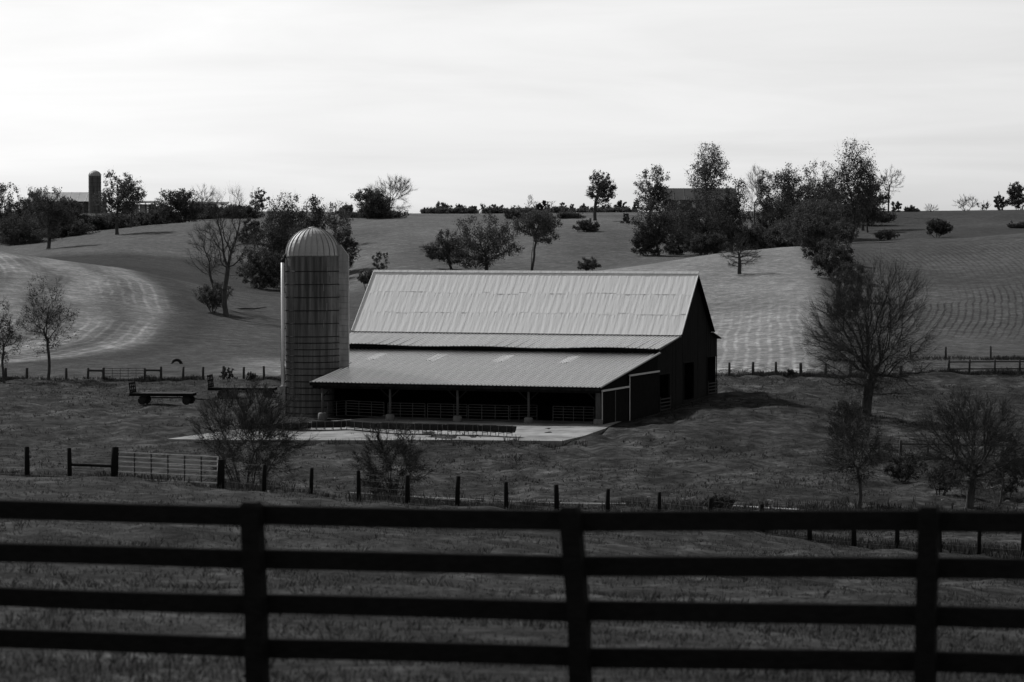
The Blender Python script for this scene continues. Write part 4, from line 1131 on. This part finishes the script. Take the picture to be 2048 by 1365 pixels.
# chute on the right side, pipe on the left side (silo-local)
def sl(px): return (px - 626) * sil_D / F
ch = MB()
x0, x1 = sl(680), sl(698)
ctop = at(624, 512, sil_D).z - sil_p.z
roof_at = 2.3
cz0 = at(690, 745, sil_D).z - sil_p.z
k = 0
zz = cz0
while zz < ctop:
    z1 = min(zz + 0.46, ctop)
    ch.box(((x0 + x1) / 2 - 0.12 + 0.004 * (k % 2), -0.1, (zz + z1) / 2), (x1 - x0 + 0.24, 1.0 + 0.012 * (k % 2), z1 - zz - 0.02)); zz = z1; k += 1
ch.prism([(x0 - 0.24, ctop), (x1, ctop), (x0 + 0.1, ctop + 0.85), (x0 - 0.24, ctop + 0.85)], 1, -0.6, 0.4)
ch.build('chute', M['chute'], silo)
xp = sl(566.5)
pt, pb = at(568, 524, sil_D).z - sil_p.z, at(568, 772, sil_D).z - sil_p.z
pipe = MB().tube([(xp, -0.5, pb), (xp, -0.5, pt)], 0.14, 10).build('filler_pipe', M['pipe_white'], silo, smooth=True)
el = [(xp, -0.5, pt - 0.05)] + [(xp + 0.62 * (1 - math.cos(t)), -0.5, pt + 0.62 * math.sin(t)) for t in np.linspace(0.2, 1.25, 6)]
MB().tube(el, 0.15, 10).build('pipe_elbow', M['dark_steel'], silo, smooth=True)
for py in (585, 657, 720, 764):
    z = at(568, py, sil_D).z - sil_p.z
    MB().box((xp + 0.1, -0.4, z), (0.62, 0.06, 0.06)).build('pipe_bracket', M['dark_steel'], silo)
MB().box((xp - 0.17, -0.15, (pb + SH * 0.96) / 2), (0.035, 0.035, SH * 0.96 - pb)).build('ladder_rail', M['dark_steel'], silo)
MB().box((xp - 0.02, -0.5, pb / 2 - 0.1), (0.42, 0.5, pb + 0.2)).build('pipe_base', M['chute'], silo)
# pale repair streak staves
rg = random.Random(8)
for (px, y0, y1) in [(657, 535, 549), (663, 553, 566), (650, 568, 583), (656, 607, 622), (650, 640, 656), (676, 588, 601)]:
    za, zb = at(px, y1, sil_D - 2).z - sil_p.z, at(px, y0, sil_D - 2).z - sil_p.z
    x = sl(px); a = math.asin(max(-1, min(1, x / SR)))
    MB().box((math.sin(a) * (SR + 0.02), -math.cos(a) * (SR + 0.02), (za + zb) / 2), (0.08, 0.03, zb - za), (0, 0, a)).build('stave_patch', M['block'], silo)

# ---------------------------------------------------------------- feed bunks on the apron
def bunk_mesh_parts(L):
    tr = MB(); w, h = 0.36, 0.40
    sec = [(-w, 0.72), (-w * 0.62, 0.26), (w * 0.62, 0.26), (w, 0.72), (w - 0.05, 0.72), (w * 0.55, 0.31), (-w * 0.55, 0.31), (-w + 0.05, 0.72)]
    tr.prism(sec, 0, -L / 2, L / 2)
    return tr
orde = ['rightmost', 'second', 'third', 'fourth', 'fifth', 'sixth', 'seventh', 'eighth']
edges = [(1029, 874), (960, 872), (889, 870), (824, 869), (758, 867), (692, 862), (622, 865), (552, 868), (482, 870)]
for k in range(8):
    pa, pb_ = [locate(x, y + 3.5, 190) for x, y in (edges[k], edges[k + 1])]
    for p in (pa, pb_): p.z += 0.14
    c = (pa + pb_) / 2; d = pa - pb_; L = d.length - 0.16
    root = empty('feed_bunk', c, math.atan2(d.y, d.x))
    tag(root, ('rightmost dark feed bunk of the row on the concrete apron' if k == 0 else f'{orde[k]} dark feed bunk from the right end of the row on the apron'), 'feed bunk', 'feed bunks in a row on the apron')
    bunk_mesh_parts(L).build('trough', M['dark_steel'], root)
    for s in (-1, 1):
        MB().prism([(-0.34, 0.70), (-0.2, 0.35), (0.2, 0.35), (0.34, 0.70)], 0, s * L / 2 - 0.03 + s * 0.034, s * L / 2 + 0.03 + s * 0.034).build('end_panel', M['block'] if k in (1, 2, 5, 6) and s > 0 else M['dark_steel'], root)
    for q in range(4):
        x = -L / 2 + L * (q + 0.5) / 4
        lg = MB()
        for s in (-1, 1): lg.tube([(x, s * 0.36, -0.1), (x, s * 0.36, 0.74)], 0.025, 5)
        lg.tube([(x, -0.36, 0.2), (x, 0.36, 0.2)], 0.022, 5)
        lg.build('leg_frame', M['dull_steel'], root)

# ---------------------------------------------------------------- wagons, tyre, log
def wagon(label, x0, y0, x1, y1, D, board, rack):
    a, b = locate(x0, y0, D - 15), locate(x1, y1, D - 15)
    a = at(x0, y0, D); b = at(x1, y1, D - 0.6)
    a.z, b.z = gz(a.x, a.y), gz(b.x, b.y)
    d = b - a; L = d.length
    root = empty('hay_wagon', (a + b) / 2, math.atan2(d.y, d.x)); tag(root, label, 'wagon', 'flat hay wagons in the barnyard')
    H = 0.95
    bed = MB().box((0, 0, H - 0.12), (L, 0.12, 0.2)).box((0, 0.6, H - 0.13), (L, 0.1, 0.18)).box((0, -1.0, H - 0.13), (L, 0.1, 0.2)).build('bed', M['dark_wood'], root)
    for k in range(8):
        MB().box((0, -1.05 + 0.3 * k, H), (L, 0.285, 0.06)).build('deck_plank', M['wagon_wood'], bed)
    und = MB().box((0, 0, 0.55), (L * 0.72, 0.1, 0.1))
    for sx in (-0.3, 0.34): und.box((sx * L, 0, 0.5), (0.12, 1.7, 0.12)).box((sx * L, 0, 0.7), (0.1, 1.3, 0.3))
    und.build('undercarriage', M['dark_steel'], root)
    for sx in (-0.3, 0.40):
        for sy in (-0.9, 0.9):
            wp = Vector((sx * L, sy, 0.36))
            n = 18
            pts = [wp + Vector((math.cos(t) * 0.30, 0, math.sin(t) * 0.30)) for t in np.linspace(0, 2 * math.pi, n + 1)]
            wh = MB().tube(pts, 0.085, 8, cap=False).build('wheel', M['rubber'], root, smooth=True)
            MB().tube([wp + Vector((0, -0.05, 0)), wp + Vector((0, 0.05, 0))], 0.23, 14).build('rim', M['dark_steel'], wh)
    MB().tube([(L * 0.40, 0, 0.5), (L * 0.5 + 1.6, 0, 0.35)], 0.05, 5).build('tongue', M['dark_steel'], root)
    hb = MB().box((-L / 2 + 0.06, 0, H + 0.09), (0.05, 2.1, 0.12)).build('headboard', M['dark_wood'], root)
    for sy in (-1.0, -0.33, 0.33, 1.0):
        MB().box((-L / 2 + 0.05, sy, H + board / 2), (0.09, 0.09, board), (0, -0.12, 0)).build('stake', M['dark_wood'], hb)
    for k in range(rack):
        MB().box((-L / 2 + 0.05 - 0.12 * (k + 1) / rack * board + 0.06, 0, H + board * (k + 0.8) / (rack + 0.2)), (0.05, 2.1, 0.13)).build('crossboard', M['dark_wood'], hb)
wagon('flat hay wagon with a leaning headboard, left one in the barnyard', 264, 806, 390, 803, 258, 0.95, 3)
wagon('flat hay wagon with a ladder rack, right one beside the silo', 420, 796, 552, 794, 268, 1.15, 3)
p = locate(353, 728, 290)
n = 22
tag(MB().tube([(math.cos(t) * 0.52, 0, math.sin(t) * 0.52) for t in np.linspace(0, 2 * math.pi, n + 1)], 0.17, 8, cap=False).build('tractor_tyre', M['rubber'], None, True, p + Vector((0, 0, -0.12))), 'old black tyre half sunk in the grass beyond the far fence', 'tyre')
p = locate(497, 622, 350)
tag(MB().tube([(-2.4, 0, 0.15), (-0.6, 0.2, 0.25), (0.8, 0.1, 0.2), (2.6, -0.2, 0.45)], [0.06, 0.14, 0.12, 0.04], 6).build('fallen_branch', M['bark'], None, True, p), 'fallen dark branch on the grass right of the twin bare trees', 'branch')

# ---------------------------------------------------------------- fences
def wire_fence(name, label, pts, h, r, wires, matn='old_wood', braces=(), gate_gap=(), wire_r=0.006, thick=(), group=None, rails=()):
    """pts: ground points of the posts; gaps and braces are index pairs"""
    root = empty(name, pts[0]); o0 = pts[0]
    tag(root, label, 'fence', group)
    rg = random.Random(len(pts))
    tops = []
    for i, p in enumerate(pts):
        q = p - o0; hh = h * rg.uniform(0.94, 1.05); lean = Vector((rg.uniform(-0.05, 0.05), rg.uniform(-0.05, 0.05), 0))
        rr_ = r * (1.7 if i in thick else rg.uniform(0.85, 1.15))
        MB().tube([q + Vector((0, 0, -0.4)), q + lean * 0.5 + Vector((0, 0, hh * 0.6)), q + lean + Vector((0, 0, hh)), q + lean + Vector((0, 0, hh + 0.02))], [rr_ * 1.05, rr_, rr_ * 0.95, rr_ * 0.4], 8).build('post', M[matn], root, smooth=True)
        tops.append((q, hh))
    for k in range(wires):
        z = h * (0.12 + 0.8 * k / max(1, wires - 1))
        m = MB()
        for i in range(len(pts) - 1):
            if i in gate_gap:
                if m.v: m.build('wire', M['dull_steel'], root)
                m = MB(); continue
            a, b = tops[i][0] + Vector((0, 0, z)), tops[i + 1][0] + Vector((0, 0, z))
            m.tube([a, (a + b) / 2 - Vector((0, 0, 0.02)), b], wire_r, 3)
        m.build('wire', M['dull_steel'], root)
    for i in braces:
        a, b = tops[i][0] + Vector((0, 0, h * 0.78)), tops[i + 1][0] + Vector((0, 0, h * 0.76))
        MB().tube([a, b], r * 0.8, 6).build('brace_rail', M[matn], root)
    for i, z in rails:
        a, b = tops[i][0], tops[i + 1][0]
        MB().tube([a + Vector((0, 0, z)), b + Vector((0, 0, z))], r * 0.6, 4).build('rail', M[matn], root)
    return root

def gate_thing(label, pa, pb, h, rails, bars, m, r, group=None, bm=None):
    root = empty('field_gate', pa); tag(root, label, 'gate', group)
    tube_gate((0, 0, 0), pb - pa, h, rails, bars, m, r, 'frame', root, z0=0.12, barr=bm)
    return root
# wire fence along the crest of the near pasture
FD = 125.0
def on(px, D):
    X = colx(px, D); 
    return Vector((at(px, 1000, D).x, D, gz(at(px, 1000, D).x, D)))
xs = [-445, -345, -245, -145, -45, 55, 140, 229, 441, 528, 622, 718, 815, 914, 1013, 1114, 1215, 1318, 1420, 1525, 1620, 1708, 1795, 1880, 1958, 2045, 2130, 2230, 2330, 2430, 2530]
pts = [on(x, FD) for x in xs]
wire_fence('wire_fence', 'wire fence on dark posts along the crest of the near pasture', pts, 1.36, 0.095, 5, 'fence_black', gate_gap=(7,), thick=(7, 8), rails=[(6, 0.62)])
gate_thing('wide metal tube gate between two thick posts at the left of the near pasture', on(236, FD), Vector((on(436, FD).x, FD, on(236, FD).z - 0.2)), 1.22, 6, 5, 'lit_gate_steel', 0.034)
# far fence, left and right of the barn
def onp(px, py, dmin): return locate(px, py, dmin)
xs = [-30, 13, 55, 134, 177, 208, 291, 323, 367, 407, 448, 488, 529, 570]
pts = [on(x, 300) for x in xs]
wire_fence('wire_fence', 'far wire fence on wooden posts at the foot of the left hay field', pts, 1.32, 0.14, 5, 'old_wood', braces=(4, 6), gate_gap=(5,), wire_r=0.008)
gate_thing('small metal gate between braced posts in the far left fence', on(210, 300), on(289, 300), 1.25, 5, 4, 'dull_steel', 0.03)
pts = [on(x, 291) for x in (1420, 1458, 1505, 1551, 1601, 1650, 1700, 1750, 1800)]
wire_fence('wire_fence', 'wire fence on wooden posts behind the barn at the foot of the striped hay field', pts, 1.3, 0.135, 4, 'old_wood', wire_r=0.008)
pts = [on(x, 298) for x in (1896, 1937, 1988, 2038, 2090)]
wire_fence('rail_fence', 'post and rail fence right of the large bare tree', pts, 1.35, 0.11, 1, 'old_wood', rails=[(i, z) for i in range(4) for z in (0.45, 1.15)])
gate_thing('long pale metal gate beside the rail fence behind the large bare tree', on(1812, 298), on(1893, 298), 1.0, 5, 4, 'grey_steel', 0.03)
pts = [on(x, 322) for x in (1820, 1890, 1980, 2070)]
wire_fence('wire_fence', 'second farther wire fence along the lower edge of the crop field', pts, 1.4, 0.11, 3, 'old_wood')
pts = [on(x, 203) for x in (1758, 1801, 1855, 1912, 1968, 2030, 2090)]
wire_fence('rail_fence', 'dark post and rail fence running behind the low crooked tree', pts, 1.35, 0.10, 2, 'old_wood', rails=[(i, 1.1) for i in range(1, 6)])
gate_thing('small metal gate at the left end of the dark rail fence', on(1744, 204), on(1798, 204), 1.15, 6, 2, 'dull_steel', 0.025)

# black four-board fence close to the camera
def board_fence():
    def fp(px):
        t = px / 2048.0
        s = 260 + 26 * t                                             # photograph pixels between first and fourth board tops
        D = F * 0.975 / s
        yt = np.interp(px, [0, 490, 1130, 1840, 2048], [1001, 1011, 1021, 1021, 1020])
        return at(px, yt, D)
    posts = [-1300, -700, -98, 512, 1147, 1862, 2600, 3380, 4180]
    A, B = fp(0), fp(2048)
    def line(px):
        if 0 <= px <= 2048: return fp(px)
        e = fp(0) if px < 0 else fp(2048)
        d = (B - A).normalized(); d.z = 0
        # walk along the straight fence until the column fits
        lo, hi = 0.0, 14.0
        for _ in range(40):
            m = (lo + hi) / 2; q = e + d * (m if px > 0 else -m)
            u = CX + F * q.x / q.y
            if abs(u - CX) < abs(px - CX): lo = m
            else: hi = m
        return e + d * (m if px > 0 else -m)
    base = line(512); base.z = gz(base.x, base.y)
    root = empty('board_fence', base)
    tag(root, 'black four board fence running across the whole foreground', 'fence')
    d = (B - A); d.z = 0; d.normalize(); nrm = Vector((-d.y, d.x, 0))          # away from the camera
    P = [line(x) for x in posts]
    leans = [0.02, -0.03, 0, 0.045, 0.085, -0.02, 0, 0.03, 0]
    for p, ln in zip(P, leans):
        q = p - base
        zg = gz(p.x, p.y) - base.z - 0.4
        top = q.z + 0.035
        m = MB()
        w = 0.068
        o = nrm * (-0.02 - 0.075)
        vs = []
        for z, s, l in ((zg, 1.05, ln * 1.1), (q.z - 0.8, 1.0, ln * 0.8), (top - 0.03, 1.0, 0), (top, 0.72, 0)):
            for a, b in ((-1, -1), (1, -1), (1, 1), (-1, 1)):
                v = Vector((q.x, q.y, 0)) + o + d * (a * w * s + l) + nrm * (b * 0.07 * s); v.z = z; vs.append(v)
        fs = [(i * 4 + j, i * 4 + (j + 1) % 4, (i + 1) * 4 + (j + 1) % 4, (i + 1) * 4 + j) for i in range(3) for j in range(4)] + [(12, 13, 14, 15)]
        m.add(vs, fs).build('post', M['fence_black'], root)
    rg = random.Random(4)
    for i in range(len(P) - 1):
        for k in range(4):
            a, b = P[i] - base, P[i + 1] - base
            dz = -0.325 * k
            za, zb = a.z + dz + rg.uniform(-0.008, 0.008), b.z + dz + rg.uniform(-0.008, 0.008)
            h, th = 0.145, 0.04
            m = MB()
            g = 0.004
            vs = []
            n = 7
            sag = rg.uniform(-0.006, 0.008)
            for j in range(n):
                t = g / 2.4 + (1 - 2 * g / 2.4) * j / (n - 1)
                c = a.lerp(b, t); c.z = za + (zb - za) * t - sag * math.sin(t * math.pi)
                for y_, z_ in ((-th / 2, -h), (th / 2, -h), (th / 2, -0.008), (th / 2 - 0.008, 0), (-th / 2 + 0.008, 0), (-th / 2, -0.008)):
                    v = c + nrm * y_; v.z = c.z + z_; vs.append(v)
            fs = [(j * 6 + q, j * 6 + (q + 1) % 6, (j + 1) * 6 + (q + 1) % 6, (j + 1) * 6 + q) for j in range(n - 1) for q in range(6)] + [tuple(range(6))[::-1], tuple(range((n - 1) * 6, n * 6))]
            m.add(vs, fs).build('board', M['fence_black'], root)
board_fence()

# ---------------------------------------------------------------- far buildings
def shed(name, label, px0, px1, y_eave, y_ridge, y_base, D, depth, roofm, wallm, openings=(), ang=0.0, cat='barn'):
    """gabled building seen on its long side"""
    a = at(px0, y_base, D); b = at(px1, y_base, D)
    c = (a + b) / 2; L = (b - a).length; mpp = D / F
    root = empty(name, c, ang); tag(root, label, cat)
    he, hr = (y_base - y_eave) * mpp, (y_base - y_ridge) * mpp
    w = MB().prism([(-depth / 2, -2), (depth / 2, -2), (depth / 2, he - 0.05), (0, hr - 0.2), (-depth / 2, he - 0.05)], 0, -L / 2 + 0.3, L / 2 - 0.3)
    wall = w.build('wall', M[wallm], root)
    n = max(4, int(L / 2.5))
    rf = MB().prism([(-depth / 2 - 0.5, he - 0.2), (0, hr - 0.12), (depth / 2 + 0.5, he - 0.2), (depth / 2 + 0.5, he - 0.1), (0, hr), (-depth / 2 - 0.5, he - 0.1)], 0, -L / 2, L / 2).build('roof', M[roofm], root)
    for k in range(n + 1):
        x = -L / 2 + L * k / n
        MB().tube([(x * 0.995, -depth / 2 - 0.5, he - 0.07), (x * 0.995, 0, hr + 0.03)], 0.06, 4).build('seam', M[roofm], rf)
    for (x0, x1, y0, y1, mm, nm) in openings:
        xa, xb = (x0 - (px0 + px1) / 2) * mpp, (x1 - (px0 + px1) / 2) * mpp
        za, zb = (y_base - y1) * mpp, (y_base - y0) * mpp
        o = MB().box(((xa + xb) / 2, -depth / 2 - 0.03, (za + zb) / 2), (xb - xa, 0.14, zb - za)).build(nm, M[mm], wall)
    return root
shed('hilltop_barn', 'distant barn with pale metal roof left of the far silo', 60, 210, 403, 385, 432, 930, 12, 'far_roof', 'far_wall', [(143, 162, 405, 415, 'far_pale', 'window'), (128, 139, 408, 430, 'glass', 'door'), (168, 174, 410, 430, 'glass', 'door')])
def open_shed(label, px0, px1, y_eave, y_top, y_base, D, roofm, pale):
    a, b = at(px0, y_base, D), at(px1, y_base, D)
    L = (b - a).length; mpp = D / F
    root = empty('open_shed', (a + b) / 2); tag(root, label, 'shed')
    he, ht = (y_base - y_eave) * mpp, (y_base - y_top) * mpp
    MB().prism([(-3, he - 0.15), (4, ht - 0.15), (4, ht), (-3, he)], 0, -L / 2, L / 2).build('roof', M[roofm], root)
    n = max(4, int(L / 2.4))
    for k in range(n + 1):
        MB().box((-L / 2 + 0.2 + (L - 0.4) * k / n, -2.6, he / 2 - 0.6), (0.22, 0.22, he + 0.9)).build('post', M['far_wall'], root)
    if pale:
        for k in range(n):
            MB().box((-L / 2 + 0.2 + (L - 0.4) * (k + 0.5) / n, 3.0, he / 2 - 0.4), ((L - 0.4) / n - 0.1, 0.1, he)).build('wall_panel', M['far_pale' if k % 3 else 'far_wall'], root)
open_shed('long low open shed with a pale back wall right of the far silo', 240, 312, 406, 402, 425, 900, 'far_dark_roof', True)
open_shed('long low dark roofed open shed on the hilltop above the twin bare trees', 335, 456, 409, 404, 424, 890, 'far_dark_roof', False)
fs = at(190, 432, 905); Rf = 12.5 * 905 / F
make_silo(fs, Rf, (432 - 353) * 905 / F, 'distant dark silo with a rounded cap on the left hilltop', detail=False)
hs = shed('hilltop_house', 'dark roofed hilltop house half hidden by trees on the right skyline', 1325, 1472, 400, 377, 421, 765, 9, 'far_dark_roof', 'far_wall',
          [(1330, 1336, 404, 416, 'far_pale', 'window'), (1341, 1347, 404, 416, 'glass', 'window'), (1352, 1358, 402, 419, 'far_pale', 'door'), (1366, 1373, 404, 416, 'glass', 'window'), (1382, 1389, 404, 416, 'far_pale', 'window'), (1400, 1408, 404, 416, 'glass', 'window')], cat='house')
pp = on(1994, 812)
pole = MB().tube([(0, 0, -0.5), (0, 0, 5.2)], [0.16, 0.11], 8).build('utility_pole', M['bark'], None, True, pp)
tag(pole, 'thin upright pole among bushes on the right skyline', 'pole')

# ---------------------------------------------------------------- creek, stones, grass
def creek():
    V, Q = [], []
    for k, (px, D0) in enumerate([(700, 176), (860, 173), (985, 172), (1100, 170), (1200, 169), (1320, 169), (1450, 168), (1600, 167), (1750, 165), (1900, 166), (2100, 168)]):
        X = colx(px, D0); z = gz(X, D0)
        w = 0.22 + 0.16 * math.sin(k * 2.1)
        V += [(X, D0 - w, z + 0.05), (X, D0 + w, z + 0.05)]
    for k in range(len(V) // 2 - 1): Q.append((2 * k, 2 * k + 2, 2 * k + 3, 2 * k + 1))
    o = link(bpy.data.objects.new('creek_water', mesh_np('creek_water', np.array(V), quads=np.array(Q), smooth=True, mats=(M['water'],))))
    tag(o, kind='structure')
creek()
def stones():
    rg = np.random.default_rng(21); Vs, Qs, off = [], [], 0
    for k in range(60):
        u, D = rg.uniform(640, 2080), rg.normal(171, 6)
        X = colx(u, D); z = gz(X, D); s = rg.uniform(0.04, 0.16)
        P = np.array([(-1, -0.6, 0), (1, -0.6, 0), (1, 0.6, 0), (-1, 0.6, 0), (-0.6, -0.4, 0.5), (0.55, -0.35, 0.55), (0.5, 0.4, 0.45), (-0.55, 0.35, 0.5)]) * s * rg.uniform(0.7, 1.3, (1, 3)) + rg.normal(size=(8, 3)) * s * 0.08
        Vs.append(P + np.array([X, D, z + 0.06])); Qs.append(np.array([(0, 1, 5, 4), (1, 2, 6, 5), (2, 3, 7, 6), (3, 0, 4, 7), (4, 5, 6, 7)]) + off); off += 8
    o = link(bpy.data.objects.new('creek_stones', mesh_np('creek_stones', np.concatenate(Vs), quads=np.concatenate(Qs), mats=(M['stone'],))))
    tag(o, 'pale loose stones strewn along the creek bed', 'stones', kind='stuff')
stones()

def tufts(name, label, P, size, blades, m, seed, wide=0.06, spread=0.5, cat='grass'):
    """grass tufts at points P (n,3): thin bent blades"""
    rg = np.random.default_rng(seed)
    n = len(P); N = n * blades
    B = np.repeat(P, blades, 0); S = np.repeat(size, blades) * rg.uniform(0.5, 1.15, N)
    th = rg.uniform(0, 2 * math.pi, N); sp = rg.uniform(0, spread, N)
    d = np.stack([np.cos(th), np.sin(th), np.zeros(N)], -1)
    B = B + d * (S * 0.35 * rg.uniform(0, 1, N))[:, None]
    tip = B + d * (S * sp)[:, None]; tip[:, 2] += S * np.sqrt(np.maximum(0.05, 1 - sp ** 2))
    midp = B * 0.45 + tip * 0.55; midp[:, 2] += S * 0.10
    sd = np.stack([-np.sin(th + 0.6), np.cos(th + 0.6), np.zeros(N)], -1) * (S * wide)[:, None]
    V = np.stack([B - sd, B + sd, midp + sd * 0.8, tip], 1)
    V[:, :2, 2] -= 0.03
    q = np.arange(N)[:, None] * 4
    me = mesh_np(name, V.reshape(-1, 3), quads=q + np.array([[0, 1, 2, 3]]), mats=(M[m],))
    return tag(link(bpy.data.objects.new(name, me)), label, cat, kind='stuff')
def scatter(n, u0, u1, d0, d1, seed, power=1.0, keep=None):
    rg = np.random.default_rng(seed)
    u = rg.uniform(u0, u1, n); t = rg.uniform(0, 1, n)
    D = (d0 ** power + t * (d1 ** power - d0 ** power)) ** (1 / power)
    X = (u - CX) / F * D
    P = np.stack([X, D, ground_z(X, D)], -1)
    if keep is not None: P = P[keep(P)]
    return P
def patchy(sc, lo):
    return lambda P: vnoise(P[:, 0] / sc, P[:, 1] / sc, 9) + 0.25 * np.random.default_rng(1).uniform(-1, 1, len(P)) > lo
rg = np.random.default_rng(5)
P = scatter(42000, -120, 2170, 17, 124, 31, 0.55)
tufts('pasture_grass', 'grazed dark grass of the near pasture', P, rg.uniform(0.04, 0.10, len(P)) * (0.3 + 1.3 * vnoise(P[:, 0] / 1.7, P[:, 1] / 1.7, 4)), 4, 'grass_blade', 1, 0.08, 0.9)
P = scatter(1600, -120, 2170, 19, 124, 33, 0.6, patchy(3.0, 0.62))
tufts('tall_grass_clumps', 'taller grass clumps scattered over the near pasture', P, rg.uniform(0.09, 0.22, len(P)), 12, 'grass_blade', 2, 0.03, 0.85)
def yard_keep(P):
    lx, ly = barn_local(P[:, 0], P[:, 1])
    return ~((lx > -33) & (lx < 0.8) & (ly > -9.0) & (ly < 31.5)) & patchy(6.0, 0.42)(P)
P = scatter(46000, -100, 2150, 128, 300, 35, 1.0, yard_keep)
tufts('yard_grass', 'rough tussocky grass of the barnyard', P, rg.uniform(0.06, 0.22, len(P)) * (0.5 + vnoise(P[:, 0] / 2.5, P[:, 1] / 5.0, 8)), 4, 'yard_blade', 3, 0.13, 0.97)
# weeds along the fence lines
L_ = []
rg2 = np.random.default_rng(40)
for (u0, u1, D, n, w) in [(-60, 575, 300, 3200, 0.8), (1400, 1820, 291, 2200, 0.8), (1800, 2100, 298, 1500, 0.8), (1820, 2120, 322, 1200, 1.0), (-80, 2150, 127.5, 5200, 1.6), (640, 2140, 166, 4200, 2.4), (1740, 2120, 203, 900, 0.8)]:
    u = rg2.uniform(u0, u1, n); d = D + rg2.normal(size=n) * w
    x = (u - CX) / F * d
    k = vnoise(x / 3.0, d / 3.0, 12) + rg2.uniform(-0.2, 0.2, n) > 0.42
    L_.append(np.stack([x, d, ground_z(x, d)], -1)[k])
P = np.concatenate(L_)
tufts('fence_line_weeds', 'dark dry weeds along the fence lines and creek bank', P, rg2.uniform(0.12, 0.48, len(P)), 6, 'weed', 6, 0.05, 0.45, 'weeds')
# apron edge weeds
e = [locate(x, 888 + 2 * math.sin(x), 180) for x in np.linspace(400, 1170, 150)]
P = np.array([tuple(p) for p in e]) + np.stack([np.zeros(150), rg2.normal(size=150) * 0.5, np.zeros(150)], -1)
P[:, 2] = ground_z(P[:, 0], P[:, 1]) + 0.02
tufts('apron_weeds', 'ragged weeds along the front edge of the concrete apron', P, rg2.uniform(0.1, 0.5, len(P)), 8, 'weed', 8, 0.05, 0.6, 'weeds')
